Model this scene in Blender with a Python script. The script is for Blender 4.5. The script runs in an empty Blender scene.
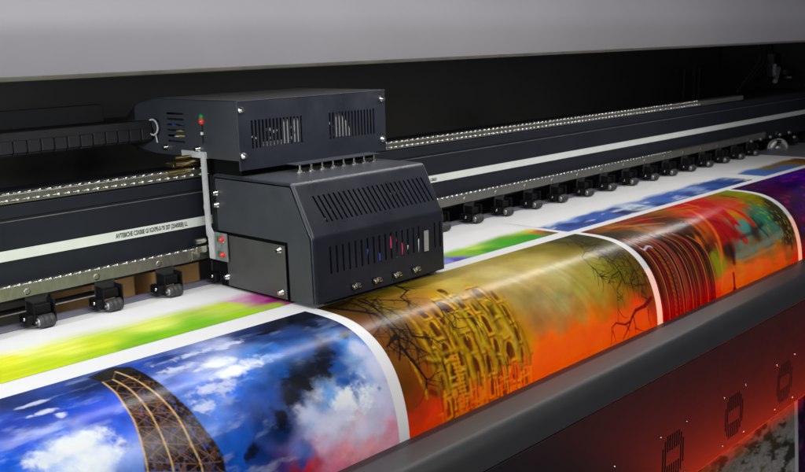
import bpy, bmesh, math, random
import numpy as np
from mathutils import Vector, Matrix
random.seed(7)
PALS=[(5,(186,100,26),[(2.727,0.248),(2.721,0.293),(2.714,0.336)]),(5,(134,56,16),[(2.739,0.254),(2.73,0.32),(2.708,0.388),(2.7,0.451)]),(1.6,(206,196,110),[(2.848,0.21),(2.824,0.282)]),(1.6,(206,196,110),[(2.875,0.214),(2.846,0.29)]),(1.6,(200,190,100),[(2.894,0.225),(2.862,0.304)]),(1.6,(206,196,110),[(2.813,0.213),(2.793,0.277)]),(5.5,(76,26,14),[(2.693,0.289),(2.693,0.357),(2.691,0.428),(2.69,0.484)]),(4,(76,26,14),[(2.715,0.455),(2.695,0.512),(2.697,0.577),(2.695,0.628)]),(9,(204,160,26),[(2.733,0.251),(2.721,0.329),(2.71,0.413),(2.715,0.491),(2.724,0.532),(2.725,0.604),(2.721,0.651)]),(4,(110,55,25),[(2.857,0.385),(2.85,0.455)]),(8,(204,180,62),[(2.814,0.333),(2.819,0.414),(2.833,0.49),(2.856,0.546),(2.873,0.62)]),(3.5,(100,46,18),[(2.837,0.394),(2.837,0.456)]),(3,(206,184,80),[(2.86,0.396),(2.864,0.463)]),(6,(196,166,60),[(2.912,0.294),(2.928,0.385),(2.931,0.456),(2.933,0.519),(2.913,0.598)]),(4.5,(112,70,40),[(2.953,0.387),(2.957,0.465)]),(8,(196,164,52),[(2.973,0.316),(3.004,0.396),(3.007,0.469),(3.02,0.546),(3.016,0.608),(3.013,0.641)]),(5,(214,190,90),[(2.999,0.466),(3.016,0.514),(3.012,0.565)]),(4,(186,136,52),[(3.065,0.426),(3.072,0.506),(3.077,0.562),(3.081,0.612),(3.071,0.664)]),(5.5,(190,142,20),[(2.531,0.384),(2.541,0.446),(2.547,0.489),(2.56,0.52),(2.568,0.569),(2.563,0.618)]),(4,(204,160,26),[(2.566,0.241),(2.562,0.319),(2.551,0.371),(2.538,0.419),(2.535,0.481)]),(5,(190,142,20),[(2.611,0.263),(2.603,0.353),(2.585,0.432),(2.588,0.482)]),(3,(204,160,26),[(2.584,0.449),(2.591,0.464)]),(2.4,(226,190,70),[(2.506,0.473),(2.54,0.491),(2.577,0.497)]),(2,(70,30,10),[(2.494,0.484),(2.529,0.502),(2.571,0.509)]),(3,(204,160,26),[(2.595,0.48),(2.653,0.481),(2.71,0.485),(2.737,0.503)]),(1.6,(60,24,8),[(2.585,0.491),(2.648,0.494),(2.704,0.5)]),(2.4,(204,160,26),[(2.618,0.512),(2.579,0.623)]),(2.4,(204,160,26),[(2.665,0.524),(2.638,0.64)]),(2.4,(200,150,40),[(2.673,0.372),(2.676,0.426),(2.675,0.469)]),(2.4,(200,150,40),[(2.687,0.391),(2.685,0.447)]),(3,(76,26,14),[(2.647,0.39),(2.647,0.449)]),(6.5,(204,160,26),[(2.777,0.487),(2.784,0.551),(2.794,0.609),(2.792,0.683)]),(3.5,(214,120,20),[(2.846,0.526),(2.85,0.593)]),(2,(76,26,14),[(2.832,0.523),(2.831,0.592)]),(2,(76,26,14),[(2.885,0.536),(2.886,0.599)]),(3,(190,142,20),[(2.698,0.501),(2.696,0.557),(2.679,0.624)]),(3.4,(206,150,20),[(2.425,0.443),(2.435,0.502),(2.442,0.546),(2.453,0.591),(2.454,0.614)]),(5,(60,12,10),[(2.475,0.593),(2.507,0.614)]),(4,(190,142,20),[(2.525,0.511),(2.524,0.565),(2.521,0.625)]),(3,(214,120,20),[(2.902,0.611),(2.902,0.661)]),(4,(214,120,20),[(2.954,0.592),(2.957,0.651)]),(3,(214,120,20),[(3.048,0.616),(3.046,0.649)]),(4,(214,120,20),[(2.702,0.606),(2.7,0.662)]),(3,(236,140,30),[(2.763,0.607),(2.763,0.655)]),(3,(150,60,10),[(2.751,0.571),(2.753,0.62)])]
PAT={'dark':[(1.942,0.386,0.075,0.05),(2.014,0.384,0.06,0.05),(2.095,0.349,0.045,0.05),(2.051,0.371,0.05,0.05),(2.026,0.096,0.09,0.02),(2.193,0.066,0.13,0.035),(2.235,0.279,0.05,0.03),(1.87,0.447,0.05,0.05),(1.799,0.489,0.04,0.05),(1.655,0.554,0.04,0.03)],'wisp':[(1.738,0.094,0.14,0.03),(1.832,0.106,0.1,0.03),(1.609,0.169,0.1,0.03),(1.603,0.092,0.06,0.02),(1.808,0.249,0.08,0.04),(1.641,0.318,0.1,0.04),(1.573,0.365,0.05,0.05),(1.135,0.113,0.08,0.015),(1.144,0.185,0.08,0.015),(1.174,0.228,0.02,0.02),(1.744,0.281,0.1,0.03)],'white':[(1.713,0.209,0.085,0.035),(1.723,0.271,0.07,0.03),(1.131,0.347,0.1,0.045),(1.19,0.35,0.07,0.035),(1.183,0.409,0.1,0.05),(1.059,0.36,0.06,0.04),(2.17,0.509,0.06,0.07),(2.072,0.516,0.07,0.06)],'haze':[(2.003,0.576,0.13,0.08),(1.927,0.507,0.07,0.05),(2.263,0.432,0.06,0.09),(2.254,0.544,0.06,0.08),(2.127,0.632,0.1,0.06),(1.978,0.474,0.05,0.05),(2.241,0.36,0.05,0.05)],'blue':[(2.1,0.451,0.05,0.025),(2.144,0.441,0.03,0.02),(2.106,0.397,0.05,0.03),(2.241,0.515,0.02,0.02),(1.897,0.226,0.06,0.03),(2.017,0.285,0.08,0.03)]}
SHP3=[(15,(178,24,16),[(5.361,0.091),(5.278,0.235),(5.242,0.384),(5.229,0.473)]),(8,(192,48,26),[(5.385,0.207),(5.414,0.315),(5.425,0.413)]),(4,(222,122,30),[(5.107,0.131),(5.024,0.283),(4.966,0.408),(4.898,0.532)]),(8,(48,26,16),[(4.842,0.245),(4.811,0.359),(4.791,0.464)]),(5,(110,60,22),[(4.898,0.266),(4.88,0.36)]),(12,(92,146,138),[(5.236,0.405),(5.304,0.453)]),(4,(36,40,40),[(5.186,0.464),(5.377,0.46),(5.525,0.432)]),(9,(116,146,134),[(5.069,0.558),(5.268,0.553),(5.494,0.544),(5.712,0.525)]),(3,(160,150,120),[(5.089,0.591),(5.301,0.589),(5.583,0.584)]),(9,(66,128,108),[(5.533,0.371),(5.602,0.438),(5.644,0.501)]),(3,(30,36,26),[(5.47,0.375),(5.472,0.45),(5.52,0.511)]),(7,(20,18,18),[(5.029,0.492),(5.019,0.577)]),(12,(140,150,24),[(4.814,0.516),(4.837,0.599)]),(2,(196,150,100),[(4.903,0.449),(4.875,0.551),(4.834,0.699)]),(5,(34,28,14),[(5.786,0.412),(5.816,0.51),(5.799,0.634)]),(3,(190,60,40),[(5.517,-0.001),(5.424,0.15),(5.371,0.254)]),(3,(224,110,60),[(5.264,0.023),(5.213,0.152)]),(3,(140,20,14),[(5.056,0.313),(5.061,0.44),(5.061,0.515)]),(4,(60,40,20),[(5.666,0.073),(5.668,0.164)]),(5,(46,26,14),[(4.49,0.172),(4.475,0.305),(4.488,0.415)]),(4,(200,120,60),[(4.366,0.051),(4.487,0.113),(4.479,0.239)])]
COL={'p1':[(1.083,0.031,15,40,100),(1.135,0.113,20,50,120),(1.221,0.095,25,65,150),(1.321,0.12,12,35,90),(1.036,0.197,50,75,175),(1.028,0.274,20,75,200),(1.142,0.278,35,95,210),(0.953,0.32,20,90,210),(1.051,0.346,100,150,225),(1.106,0.351,205,218,242),(1.162,0.357,230,236,250),(1.178,0.42,220,230,248),(1.232,0.401,185,205,242),(1.288,0.353,60,105,220),(1.265,0.277,35,75,200),(1.263,0.475,110,150,230),(1.13,0.426,205,220,248),(0.985,0.369,25,105,220),(1.118,0.209,45,75,170),(1.222,0.213,30,75,190),(1.326,0.283,40,85,210),(1.603,0.062,30,60,140),(1.527,0.063,35,75,170),(1.614,0.103,60,90,165),(1.738,0.094,110,130,185),(1.815,0.072,160,170,210),(1.647,0.169,140,155,210),(1.723,0.199,210,218,238),(1.742,0.256,175,190,228),(1.658,0.236,150,165,220),(1.963,0.074,22,45,100),(2.062,0.063,10,20,50),(2.231,0.032,8,12,32),(2.184,0.143,8,16,45),(2.145,0.048,8,12,32),(2.111,0.283,10,28,70),(2.044,0.252,30,90,165),(2.033,0.184,30,60,120),(1.952,0.255,40,105,185),(1.879,0.238,70,130,205),(1.782,0.313,40,105,195),(1.686,0.367,60,115,215),(1.603,0.377,100,140,222),(1.651,0.465,25,90,190),(1.733,0.457,12,60,130),(1.79,0.509,4,40,90),(1.801,0.407,20,70,150),(1.904,0.346,25,80,150),(1.942,0.386,6,10,28),(2.003,0.393,8,12,32),(1.95,0.428,8,14,35),(2.097,0.359,10,18,42),(2.061,0.382,8,14,34),(1.873,0.441,8,36,85),(2.163,0.305,25,70,140),(2.218,0.297,60,125,195),(2.279,0.257,15,45,105),(2.291,0.19,12,30,75),(2.215,0.361,135,170,212),(2.272,0.37,110,145,205),(2.251,0.449,180,198,226),(2.198,0.465,150,175,215),(2.268,0.511,190,195,222),(2.07,0.472,160,188,222),(2.112,0.447,40,90,160),(2.129,0.467,60,110,180),(2.002,0.47,110,165,225),(1.915,0.514,170,195,232),(1.983,0.57,215,215,232),(2.068,0.526,215,218,235),(2.115,0.593,228,205,216),(2.203,0.548,200,205,228),(2.251,0.599,200,190,218),(2.244,0.669,220,155,176),(2.144,0.673,236,165,175),(2.023,0.686,240,155,165),(1.924,0.619,215,165,195),(1.995,0.723,222,125,152),(1.841,0.608,90,120,190),(1.833,0.639,30,60,140),(1.808,0.658,150,30,60),(1.849,0.665,190,40,50),(1.88,0.662,190,70,90),(1.75,0.637,60,40,110),(1.687,0.574,10,50,120),(1.613,0.565,20,90,190),(1.589,0.477,30,100,205),(1.694,0.42,30,80,170),(1.604,0.287,80,120,215),(1.57,0.438,60,120,215),(1.568,0.565,20,80,180),(2.317,0.428,170,180,215)],'p2':[(2.418,0.023,45,34,12),(2.537,-0.017,85,70,22),(2.692,-0.001,95,85,30),(2.801,0.01,135,118,45),(3.079,-0.07,165,150,75),(3.28,-0.065,182,166,92),(3.506,-0.007,165,148,66),(3.715,0.015,128,118,42),(3.957,0.025,80,76,26),(4.045,0.056,55,52,22),(4.008,0.169,70,66,30),(4.026,0.277,92,84,32),(3.503,0.227,190,175,110),(3.23,0.208,200,185,128),(2.98,0.19,190,170,95),(3.529,0.327,182,172,112),(3.742,0.354,158,148,72),(3.839,0.346,148,138,52),(3.921,0.428,122,117,26),(4.013,0.477,98,88,22),(4.064,0.54,85,70,22),(4.079,0.608,100,62,20),(3.575,0.431,168,158,82),(3.694,0.485,158,143,62),(3.833,0.54,138,118,40),(3.406,0.443,172,162,104),(3.283,0.412,172,152,100),(3.192,0.359,165,145,85),(3.217,0.493,165,130,75),(3.337,0.544,172,138,78),(3.497,0.536,172,142,70),(3.644,0.57,182,125,45),(3.797,0.619,205,95,25),(3.976,0.63,215,70,18),(4.009,0.702,235,65,15),(3.617,0.648,240,105,15),(3.464,0.611,215,110,40),(3.376,0.643,242,98,12),(3.232,0.62,228,105,25),(3.183,0.669,248,92,8),(3.606,0.715,255,108,5),(3.779,0.71,250,78,12),(4.114,0.651,150,45,15),(2.437,0.144,72,52,14),(2.394,0.272,112,66,25),(2.356,0.374,117,71,25),(2.348,0.458,112,70,24),(2.36,0.538,105,60,14),(2.356,0.592,130,60,14),(2.343,0.664,180,55,12),(2.35,0.722,205,50,12),(2.402,0.663,190,60,12),(2.449,0.716,225,55,10),(2.564,0.692,235,58,8),(2.683,0.688,240,58,10),(2.872,0.681,250,68,10),(3.006,0.677,250,75,8),(2.532,0.213,122,102,33),(2.471,0.333,105,76,33),(2.709,0.209,165,120,55),(2.639,0.334,160,105,15),(2.665,0.441,110,50,12),(2.794,0.431,165,125,18),(2.855,0.533,185,140,20),(2.539,0.569,140,80,12),(2.706,0.595,160,75,12),(2.984,0.434,195,165,45),(2.972,0.563,180,130,25),(3.073,0.567,185,140,40),(2.786,0.249,190,150,50),(2.473,0.431,115,75,25),(2.642,0.162,130,95,35)],'p3':[(4.18,0.028,100,40,30),(4.295,0.047,130,85,45),(4.419,0.031,150,100,60),(4.565,0.036,120,55,35),(4.248,0.166,65,55,45),(4.322,0.211,85,70,50),(4.513,0.189,150,120,95),(4.664,0.072,135,30,25),(4.929,0.016,135,85,35),(4.743,0.151,85,45,25),(5.204,-0.004,180,55,28),(5.416,-0.016,190,65,32),(5.02,0.125,185,85,35),(5.295,0.111,180,38,26),(5.624,0.08,150,105,28),(5.801,0.062,130,140,28),(5.866,0.132,145,145,35),(5.063,0.229,190,50,40),(5.294,0.24,195,60,35),(5.505,0.201,190,75,35),(5.754,0.25,130,118,28),(5.813,0.329,55,50,18),(5.343,0.317,190,125,28),(5.081,0.319,180,22,12),(5.091,0.39,170,18,12),(5.153,0.438,145,22,16),(4.888,0.326,190,95,22),(4.734,0.349,55,28,14),(4.771,0.259,60,35,22),(4.78,0.397,200,108,18),(4.857,0.447,110,45,18),(4.668,0.44,45,28,14),(4.801,0.454,70,38,14),(4.981,0.425,165,45,18),(4.837,0.503,110,120,18),(4.855,0.564,140,150,22),(4.755,0.573,110,110,22),(4.973,0.499,50,28,18),(5.027,0.509,20,18,18),(5.096,0.534,90,110,98),(5.171,0.505,100,132,120),(5.316,0.414,92,145,138),(5.247,0.436,105,158,152),(5.383,0.467,45,55,45),(5.517,0.472,82,138,122),(5.65,0.481,75,130,112),(5.639,0.384,68,130,98),(5.518,0.416,58,98,78),(5.724,0.424,36,46,30),(5.794,0.486,38,32,14),(5.765,0.578,48,42,14),(5.527,0.537,108,110,88),(5.311,0.548,108,110,78),(5.168,0.565,130,108,38),(5.358,0.582,170,118,28),(5.565,0.593,178,118,26),(5.766,0.642,178,106,22),(5.831,0.729,230,80,18),(5.606,0.687,238,118,16),(5.33,0.653,243,128,12),(5.074,0.623,216,138,28),(4.997,0.676,248,128,12),(5.188,0.685,255,122,4),(5.391,0.706,255,118,4),(4.872,0.68,238,118,22),(4.808,0.733,248,108,8),(4.929,0.747,255,112,4),(4.257,0.427,55,24,18),(4.214,0.57,110,32,14),(4.235,0.703,170,20,5),(4.384,0.606,58,14,14),(4.587,0.648,100,10,14),(4.465,0.729,190,20,5),(4.667,0.72,200,28,5),(4.294,0.357,48,34,24),(4.41,0.385,58,24,18),(4.56,0.49,60,15,20)],'p4':[(5.969,0.086,45,22,55),(6.267,0.125,55,18,75),(6.64,0.108,58,18,105),(6.776,0.125,68,18,125),(6.372,0.29,46,12,85),(6.136,0.249,66,14,56),(6.09,0.388,56,10,66),(6.099,0.467,66,14,78),(5.995,0.585,26,10,28),(5.962,0.676,120,10,15),(5.974,0.755,190,22,10),(5.892,0.632,36,10,18)],'g1':[(1.192,-0.216,195,205,8),(1.257,-0.362,220,222,50),(1.343,-0.182,185,208,8),(1.501,-0.145,165,198,8),(1.558,-0.246,198,214,35),(1.702,-0.158,115,178,15),(1.779,-0.151,125,188,8),(1.921,-0.172,115,182,20),(2.12,-0.131,148,198,8),(2.159,-0.311,188,213,55),(2.284,-0.151,148,188,25),(2.301,-0.301,185,80,150),(2.312,-0.236,155,25,115),(2.239,-0.351,210,150,190),(2.326,-0.141,165,55,115),(1.803,-0.321,212,223,100),(1.443,-0.311,222,228,90),(1.353,-0.423,228,232,150),(1.607,-0.131,120,175,15),(1.449,-0.05,120,165,15)],'g2':[(3.251,-0.101,130,140,205),(3.294,-0.077,85,55,175),(3.414,-0.209,150,190,25),(3.487,-0.145,115,178,15),(3.564,-0.114,55,148,15),(3.751,-0.134,55,158,15),(3.929,-0.141,35,148,15),(4.007,-0.263,155,198,35),(4.059,-0.236,218,185,55),(4.069,-0.178,185,85,45),(4.078,-0.121,105,65,25),(4.029,-0.05,35,118,15),(3.543,-0.223,185,213,80),(3.434,-0.29,150,210,110)],'b1':[(4.337,-0.138,38,68,150),(4.669,-0.189,48,88,170),(4.859,-0.206,30,58,140),(4.834,-0.124,18,28,78),(4.454,-0.117,26,58,150),(4.395,-0.209,110,145,208),(4.863,-0.311,140,165,210),(4.971,-0.158,190,205,220),(5.057,-0.155,200,212,225),(5.104,-0.148,68,108,180),(5.156,-0.077,18,48,130),(5.416,-0.016,28,68,160),(5.56,-0.158,48,88,170),(5.88,-0.043,22,58,140),(6.233,-0.068,18,48,120),(6.403,-0.06,28,38,78),(5.811,-0.148,120,150,205),(6.061,-0.165,38,78,150),(5.348,-0.114,58,98,180),(6.311,-0.212,58,88,150)],'b3':[(6.791,-0.209,68,108,180),(6.885,-0.063,58,98,170),(7.146,-0.058,68,108,180),(7.036,-0.239,130,108,38),(7.39,-0.233,140,108,28),(7.556,-0.182,130,68,18)]}  # bottom reds and pinks hold heater glow, one sky blue the gloss streak
LIN={'br2':[(3.2,[(2.377,0.039),(2.399,0.107),(2.428,0.165),(2.452,0.207),(2.448,0.26),(2.442,0.312),(2.437,0.36),(2.415,0.4),(2.38,0.446)]),(2.2,[(2.418,0.397),(2.426,0.43),(2.432,0.459),(2.448,0.497),(2.47,0.546),(2.463,0.578)]),(2.6,[(2.432,0.353),(2.357,0.383)]),(2,[(2.518,0.055),(2.509,0.126),(2.487,0.196),(2.474,0.245),(2.467,0.306),(2.471,0.371)]),(1.6,[(2.562,0.083),(2.592,0.116),(2.621,0.152),(2.647,0.179),(2.673,0.193)]),(2.2,[(2.779,-0.004),(2.771,0.038),(2.756,0.095),(2.668,0.142)]),(1,[(2.748,0.24),(2.739,0.293),(2.723,0.327),(2.726,0.373),(2.718,0.442)]),(0.9,[(2.74,0.301),(2.764,0.34),(2.773,0.382)]),(1,[(2.52,0.316),(2.5,0.375),(2.54,0.394),(2.587,0.413),(2.618,0.45)]),(1.3,[(2.471,-0.029),(2.476,0.048),(2.463,0.151),(2.416,0.227),(2.378,0.318)]),(1.2,[(2.546,0.043),(2.515,0.148),(2.532,0.213),(2.532,0.281)]),(1,[(2.448,0.26),(2.382,0.301),(2.328,0.327)]),(1,[(2.442,0.312),(2.479,0.336),(2.476,0.378),(2.428,0.418)]),(1,[(2.536,-0.046),(2.521,0.035),(2.593,0.053)]),(1,[(2.485,0.195),(2.524,0.122),(2.622,0.063)]),(1.2,[(2.421,0.049),(2.521,0.011),(2.606,-0.007)]),(1,[(2.437,0.36),(2.479,0.402),(2.491,0.445)]),(0.9,[(2.67,0.135),(2.644,0.204),(2.602,0.266)]),(1.6,[(3.951,0.26),(3.945,0.314),(3.942,0.363),(3.931,0.411),(3.931,0.443),(3.919,0.473)]),(1.4,[(4.077,0.316),(4.056,0.377),(4.055,0.424),(4.04,0.471),(4.014,0.519)]),(0.9,[(3.795,0.264),(3.775,0.316),(3.775,0.376),(3.718,0.443)]),(0.8,[(3.775,0.376),(3.783,0.442)]),(0.8,[(3.795,0.264),(3.863,0.235),(3.923,0.236)]),(0.9,[(3.935,0.415),(3.913,0.455),(3.84,0.487),(3.808,0.544),(3.779,0.632)]),(1,[(4.045,0.264),(4.023,0.33),(3.989,0.416),(3.966,0.488)]),(1,[(4.098,0.343),(4.109,0.394),(4.106,0.469),(4.072,0.541)]),(0.9,[(4.055,0.424),(3.974,0.468),(3.966,0.528)]),(0.8,[(3.945,0.314),(3.915,0.297),(3.849,0.325)]),(0.8,[(4.037,0.471),(4.05,0.516),(4.011,0.568)]),(0.8,[(3.934,0.408),(3.858,0.42),(3.793,0.449)]),(1,[(4.004,0.083),(3.963,0.199),(4.039,0.208)]),(1,[(3.899,0.064),(3.962,0.105),(3.881,0.217)]),(0.9,[(4.087,0.298),(3.939,0.352),(3.932,0.402)])],'root2':[(4,[(4.097,0.587),(4.025,0.611),(3.941,0.614),(3.899,0.637),(3.853,0.684),(3.805,0.722)]),(2,[(3.878,0.654),(3.831,0.658),(3.757,0.633),(3.719,0.646),(3.699,0.72)]),(1.2,[(3.721,0.663),(3.743,0.721)]),(1.5,[(3.91,0.632),(3.921,0.693),(3.919,0.721)]),(1.6,[(4.05,0.636),(4.049,0.686),(4.066,0.716)]),(1,[(3.84,0.662),(3.87,0.698),(3.84,0.735)]),(1.2,[(3.916,0.695),(3.961,0.716),(3.997,0.729)])],'tow_poly':[(0,[(1.358,0.034),(1.413,0.015),(1.461,0.005),(1.501,0.047),(1.502,0.104),(1.5,0.188),(1.502,0.265),(1.51,0.319),(1.519,0.365),(1.527,0.409),(1.535,0.449),(1.55,0.49),(1.56,0.531),(1.555,0.583),(1.303,0.495),(1.322,0.431),(1.335,0.367),(1.343,0.304),(1.354,0.219),(1.369,0.111)])],'tow_gold':[(1.9,[(1.446,0.053),(1.453,0.142),(1.456,0.225),(1.463,0.301),(1.468,0.354),(1.47,0.408),(1.471,0.472),(1.479,0.523),(1.479,0.555)]),(1.7,[(1.404,0.109),(1.406,0.19),(1.402,0.285),(1.4,0.332),(1.396,0.383),(1.393,0.437),(1.391,0.493),(1.389,0.523)]),(1.6,[(1.371,0.106),(1.361,0.199),(1.348,0.272),(1.342,0.335),(1.33,0.397),(1.321,0.445),(1.312,0.497)])],'tow_brace':[(1,[(1.401,0.288),(1.461,0.304)]),(1,[(1.4,0.332),(1.467,0.354)]),(1,[(1.396,0.383),(1.47,0.407)]),(1,[(1.325,0.408),(1.392,0.438),(1.47,0.469)]),(1,[(1.316,0.467),(1.389,0.498),(1.476,0.53),(1.545,0.546)]),(0.9,[(1.348,0.272),(1.402,0.285)]),(0.9,[(1.345,0.308),(1.4,0.332)]),(0.9,[(1.334,0.359),(1.396,0.383)]),(0.8,[(1.348,0.272),(1.4,0.332)]),(0.8,[(1.4,0.288),(1.345,0.308)]),(0.8,[(1.345,0.308),(1.396,0.383)]),(0.8,[(1.4,0.332),(1.334,0.359)]),(0.8,[(1.334,0.359),(1.393,0.437)]),(0.8,[(1.396,0.383),(1.325,0.408)]),(0.8,[(1.325,0.408),(1.389,0.498)]),(0.8,[(1.392,0.438),(1.316,0.467)]),(0.8,[(1.401,0.288),(1.467,0.354)]),(0.8,[(1.461,0.304),(1.4,0.332)]),(0.8,[(1.4,0.332),(1.47,0.407)]),(0.8,[(1.467,0.354),(1.396,0.383)]),(0.8,[(1.396,0.383),(1.47,0.469)]),(0.8,[(1.47,0.407),(1.393,0.437)]),(0.8,[(1.392,0.438),(1.476,0.53)]),(0.8,[(1.47,0.469),(1.389,0.498)]),(0.8,[(1.389,0.498),(1.42,0.536)]),(0.8,[(1.476,0.53),(1.436,0.541)]),(0.8,[(1.371,0.106),(1.404,0.109),(1.446,0.053)]),(0.8,[(1.361,0.199),(1.402,0.151),(1.449,0.132)]),(0.8,[(1.367,0.144),(1.399,0.172)]),(0.8,[(1.358,0.241),(1.405,0.236),(1.454,0.213)]),(0.8,[(1.361,0.199),(1.401,0.242)]),(0.8,[(1.406,0.19),(1.456,0.225)]),(0.8,[(1.405,0.236),(1.463,0.301)]),(0.8,[(1.402,0.151),(1.449,0.177)]),(0.7,[(1.468,0.354),(1.483,0.408),(1.492,0.446),(1.508,0.493),(1.52,0.537)]),(0.7,[(1.47,0.408),(1.519,0.429)]),(0.7,[(1.471,0.472),(1.534,0.476)]),(0.7,[(1.479,0.523),(1.538,0.511)]),(0.7,[(1.471,0.472),(1.531,0.533)])],'cloudw':[(6,[(1.118,0.326),(1.182,0.347),(1.225,0.385)]),(8,[(1.079,0.347),(1.155,0.371),(1.225,0.418)]),(3,[(1.17,0.211),(1.17,0.236)])]}

sc = bpy.context.scene
sc.unit_settings.scale_length = 0.6          # one scene unit is 0.6 m of the real machine
COLL = sc.collection
PI = math.pi

# ------------------------------------------------------------------ materials
def lin(c):
    c = c / 255.0
    return c / 12.92 if c <= 0.04045 else ((c + 0.055) / 1.055) ** 2.4
def rgb(r, g, b): return (lin(r), lin(g), lin(b), 1.0)
MATS = {}
def mat(name, col, rough=0.5, metal=0.0, spec=0.5, noise=0.0, nscale=40.0, bump=0.0, bscale=400.0,
        emit=None, estr=0.0, coat=0.0, aniso=None):
    m = bpy.data.materials.new(name); m.use_nodes = True
    nt = m.node_tree; b = nt.nodes['Principled BSDF']
    b.inputs['Base Color'].default_value = col
    b.inputs['Roughness'].default_value = rough
    b.inputs['Metallic'].default_value = metal
    b.inputs['Specular IOR Level'].default_value = spec
    b.inputs['Coat Weight'].default_value = coat
    tc = nt.nodes.new('ShaderNodeTexCoord')
    if noise > 0:
        n = nt.nodes.new('ShaderNodeTexNoise'); n.inputs['Scale'].default_value = nscale
        n.inputs['Detail'].default_value = 6; n.inputs['Roughness'].default_value = 0.65
        if aniso:
            mp = nt.nodes.new('ShaderNodeMapping'); mp.inputs['Scale'].default_value = aniso
            nt.links.new(tc.outputs['Object'], mp.inputs['Vector']); nt.links.new(mp.outputs['Vector'], n.inputs['Vector'])
        else:
            nt.links.new(tc.outputs['Object'], n.inputs['Vector'])
        mr = nt.nodes.new('ShaderNodeMapRange')
        mr.inputs['From Min'].default_value = 0.3; mr.inputs['From Max'].default_value = 0.7
        mr.inputs['To Min'].default_value = 1 - noise; mr.inputs['To Max'].default_value = 1 + noise
        nt.links.new(n.outputs['Fac'], mr.inputs['Value'])
        mx = nt.nodes.new('ShaderNodeMix'); mx.data_type = 'RGBA'; mx.blend_type = 'MULTIPLY'
        mx.inputs['Factor'].default_value = 1
        mx.inputs['A'].default_value = col
        cb = nt.nodes.new('ShaderNodeCombineColor')
        for i in range(3): nt.links.new(mr.outputs['Result'], cb.inputs[i])
        nt.links.new(cb.outputs['Color'], mx.inputs['B'])
        nt.links.new(mx.outputs['Result'], b.inputs['Base Color'])
        mr2 = nt.nodes.new('ShaderNodeMapRange')
        mr2.inputs['From Min'].default_value = 0.3; mr2.inputs['From Max'].default_value = 0.7
        mr2.inputs['To Min'].default_value = max(rough - noise * .35, 0.03); mr2.inputs['To Max'].default_value = min(rough + noise * .35, 1)
        nt.links.new(n.outputs['Fac'], mr2.inputs['Value']); nt.links.new(mr2.outputs['Result'], b.inputs['Roughness'])
    if bump > 0:
        n2 = nt.nodes.new('ShaderNodeTexNoise'); n2.inputs['Scale'].default_value = bscale; n2.inputs['Detail'].default_value = 3
        nt.links.new(tc.outputs['Object'], n2.inputs['Vector'])
        bp = nt.nodes.new('ShaderNodeBump'); bp.inputs['Strength'].default_value = bump; bp.inputs['Distance'].default_value = 0.002
        nt.links.new(n2.outputs['Fac'], bp.inputs['Height']); nt.links.new(bp.outputs['Normal'], b.inputs['Normal'])
    if emit:
        b.inputs['Emission Color'].default_value = emit; b.inputs['Emission Strength'].default_value = estr
    MATS[name] = m
    return m

mat('navy', (0.0120, 0.0145, 0.0225, 1), .33, 0, .46, .20, 6, .25, 700)
for q_ in ('navy',):
    MATS[q_].node_tree.nodes['Principled BSDF'].inputs['Sheen Weight'].default_value = .08; MATS[q_].node_tree.nodes['Principled BSDF'].inputs['Sheen Roughness'].default_value = .45
mat('navy_lit', (0.031, 0.033, 0.039, 1), .45, 0, .5, .10, 9, .25, 700)  # navy lightened in its colour for the sides that catch more light
mat('navy_beam', (0.0105, 0.0125, 0.0185, 1), .5, 0, .26, .12, 6, .1, 500)
mat('black_plate', (0.050, 0.050, 0.047, 1), .42, 0, .5, .12, 12, .2, 600)
mat('apron_grey', (0.024, 0.0235, 0.024, 1), .40, 0, .6, .06, 7, .1, 500)
mat('apron', (0.017, 0.0145, 0.017, 1), .40, 0, .26, .08, 7, .1, 500)
mat('black', (0.006, 0.006, 0.007, 1), .6, 0, .3, .2, 20)
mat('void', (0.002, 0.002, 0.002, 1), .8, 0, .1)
mat('black_inside', (0.050, 0.049, 0.046, 1), .5, 0, .35, .25, 1.5)
mat('hood', (0.345, 0.335, 0.352, 1), .40, 0, .35, .05, 1.3, .05, 300)
mat('hood_trim', (0.16, 0.155, 0.12, 1), .4, .3, .5, .2, 8)
mat('steel', (0.56, 0.54, 0.46, 1), .25, 1, .5, .16, 26, 0, 100)
mat('rail', (0.26, 0.255, 0.215, 1), .36, .85, .5, .14, 30, .1, 300, aniso=(3, 1, 1))
mat('steel_dull', (0.30, 0.30, 0.29, 1), .42, .8, .5, .2, 18)
mat('chrome', (0.75, 0.75, 0.73, 1), .18, 1, .5, .1, 40)
mat('bracket', (0.50, 0.50, 0.50, 1), .5, .2, .5, .12, 20)
mat('tape', (0.62, 0.66, 0.61, 1), .5, 0, .4, .05, 14)
mat('ink', (0.05, 0.055, 0.06, 1), .6)
mat('paper', (0.80, 0.80, 0.80, 1), .42, 0, .4, .012, 10, .03, 60)
mat('platen', (0.20, 0.20, 0.24, 1), .45, .4, .5, .1, 9)
mat('rubber', (0.030, 0.030, 0.032, 1), .55, 0, .5, .25, 80, .6, 300)
mat('holder_black', (0.005, 0.005, 0.006, 1), .5, 0, .15, .25, 60)
mat('blue_glow', (0.03, 0.06, .6, 1), .3, emit=(.15, .25, 1, 1), estr=.10)
mat('white_glow', (.8, .8, .8, 1), .3, emit=(.9, .9, 1, 1), estr=.16)
mat('pink_glow', (.7, .03, .1, 1), .3, emit=(1, .06, .16, 1), estr=.25)
mat('lilac_shade', (0.17, 0.165, 0.215, 1), .5, 0, .4, .1, 12)  # colour of the shaded sheet under the beam
mat('holder', (0.022, 0.023, 0.023, 1), .5, 0, .5, .2, 30)
mat('cardboard', (0.30, 0.18, 0.075, 1), .85, 0, .2, .25, 7, .2, 80)
mat('chain', (0.030, 0.030, 0.033, 1), .5, 0, .5, .2, 30)
mat('tray', (0.016, 0.017, 0.019, 1), .6, 0, .35, .2, 5)
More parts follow.
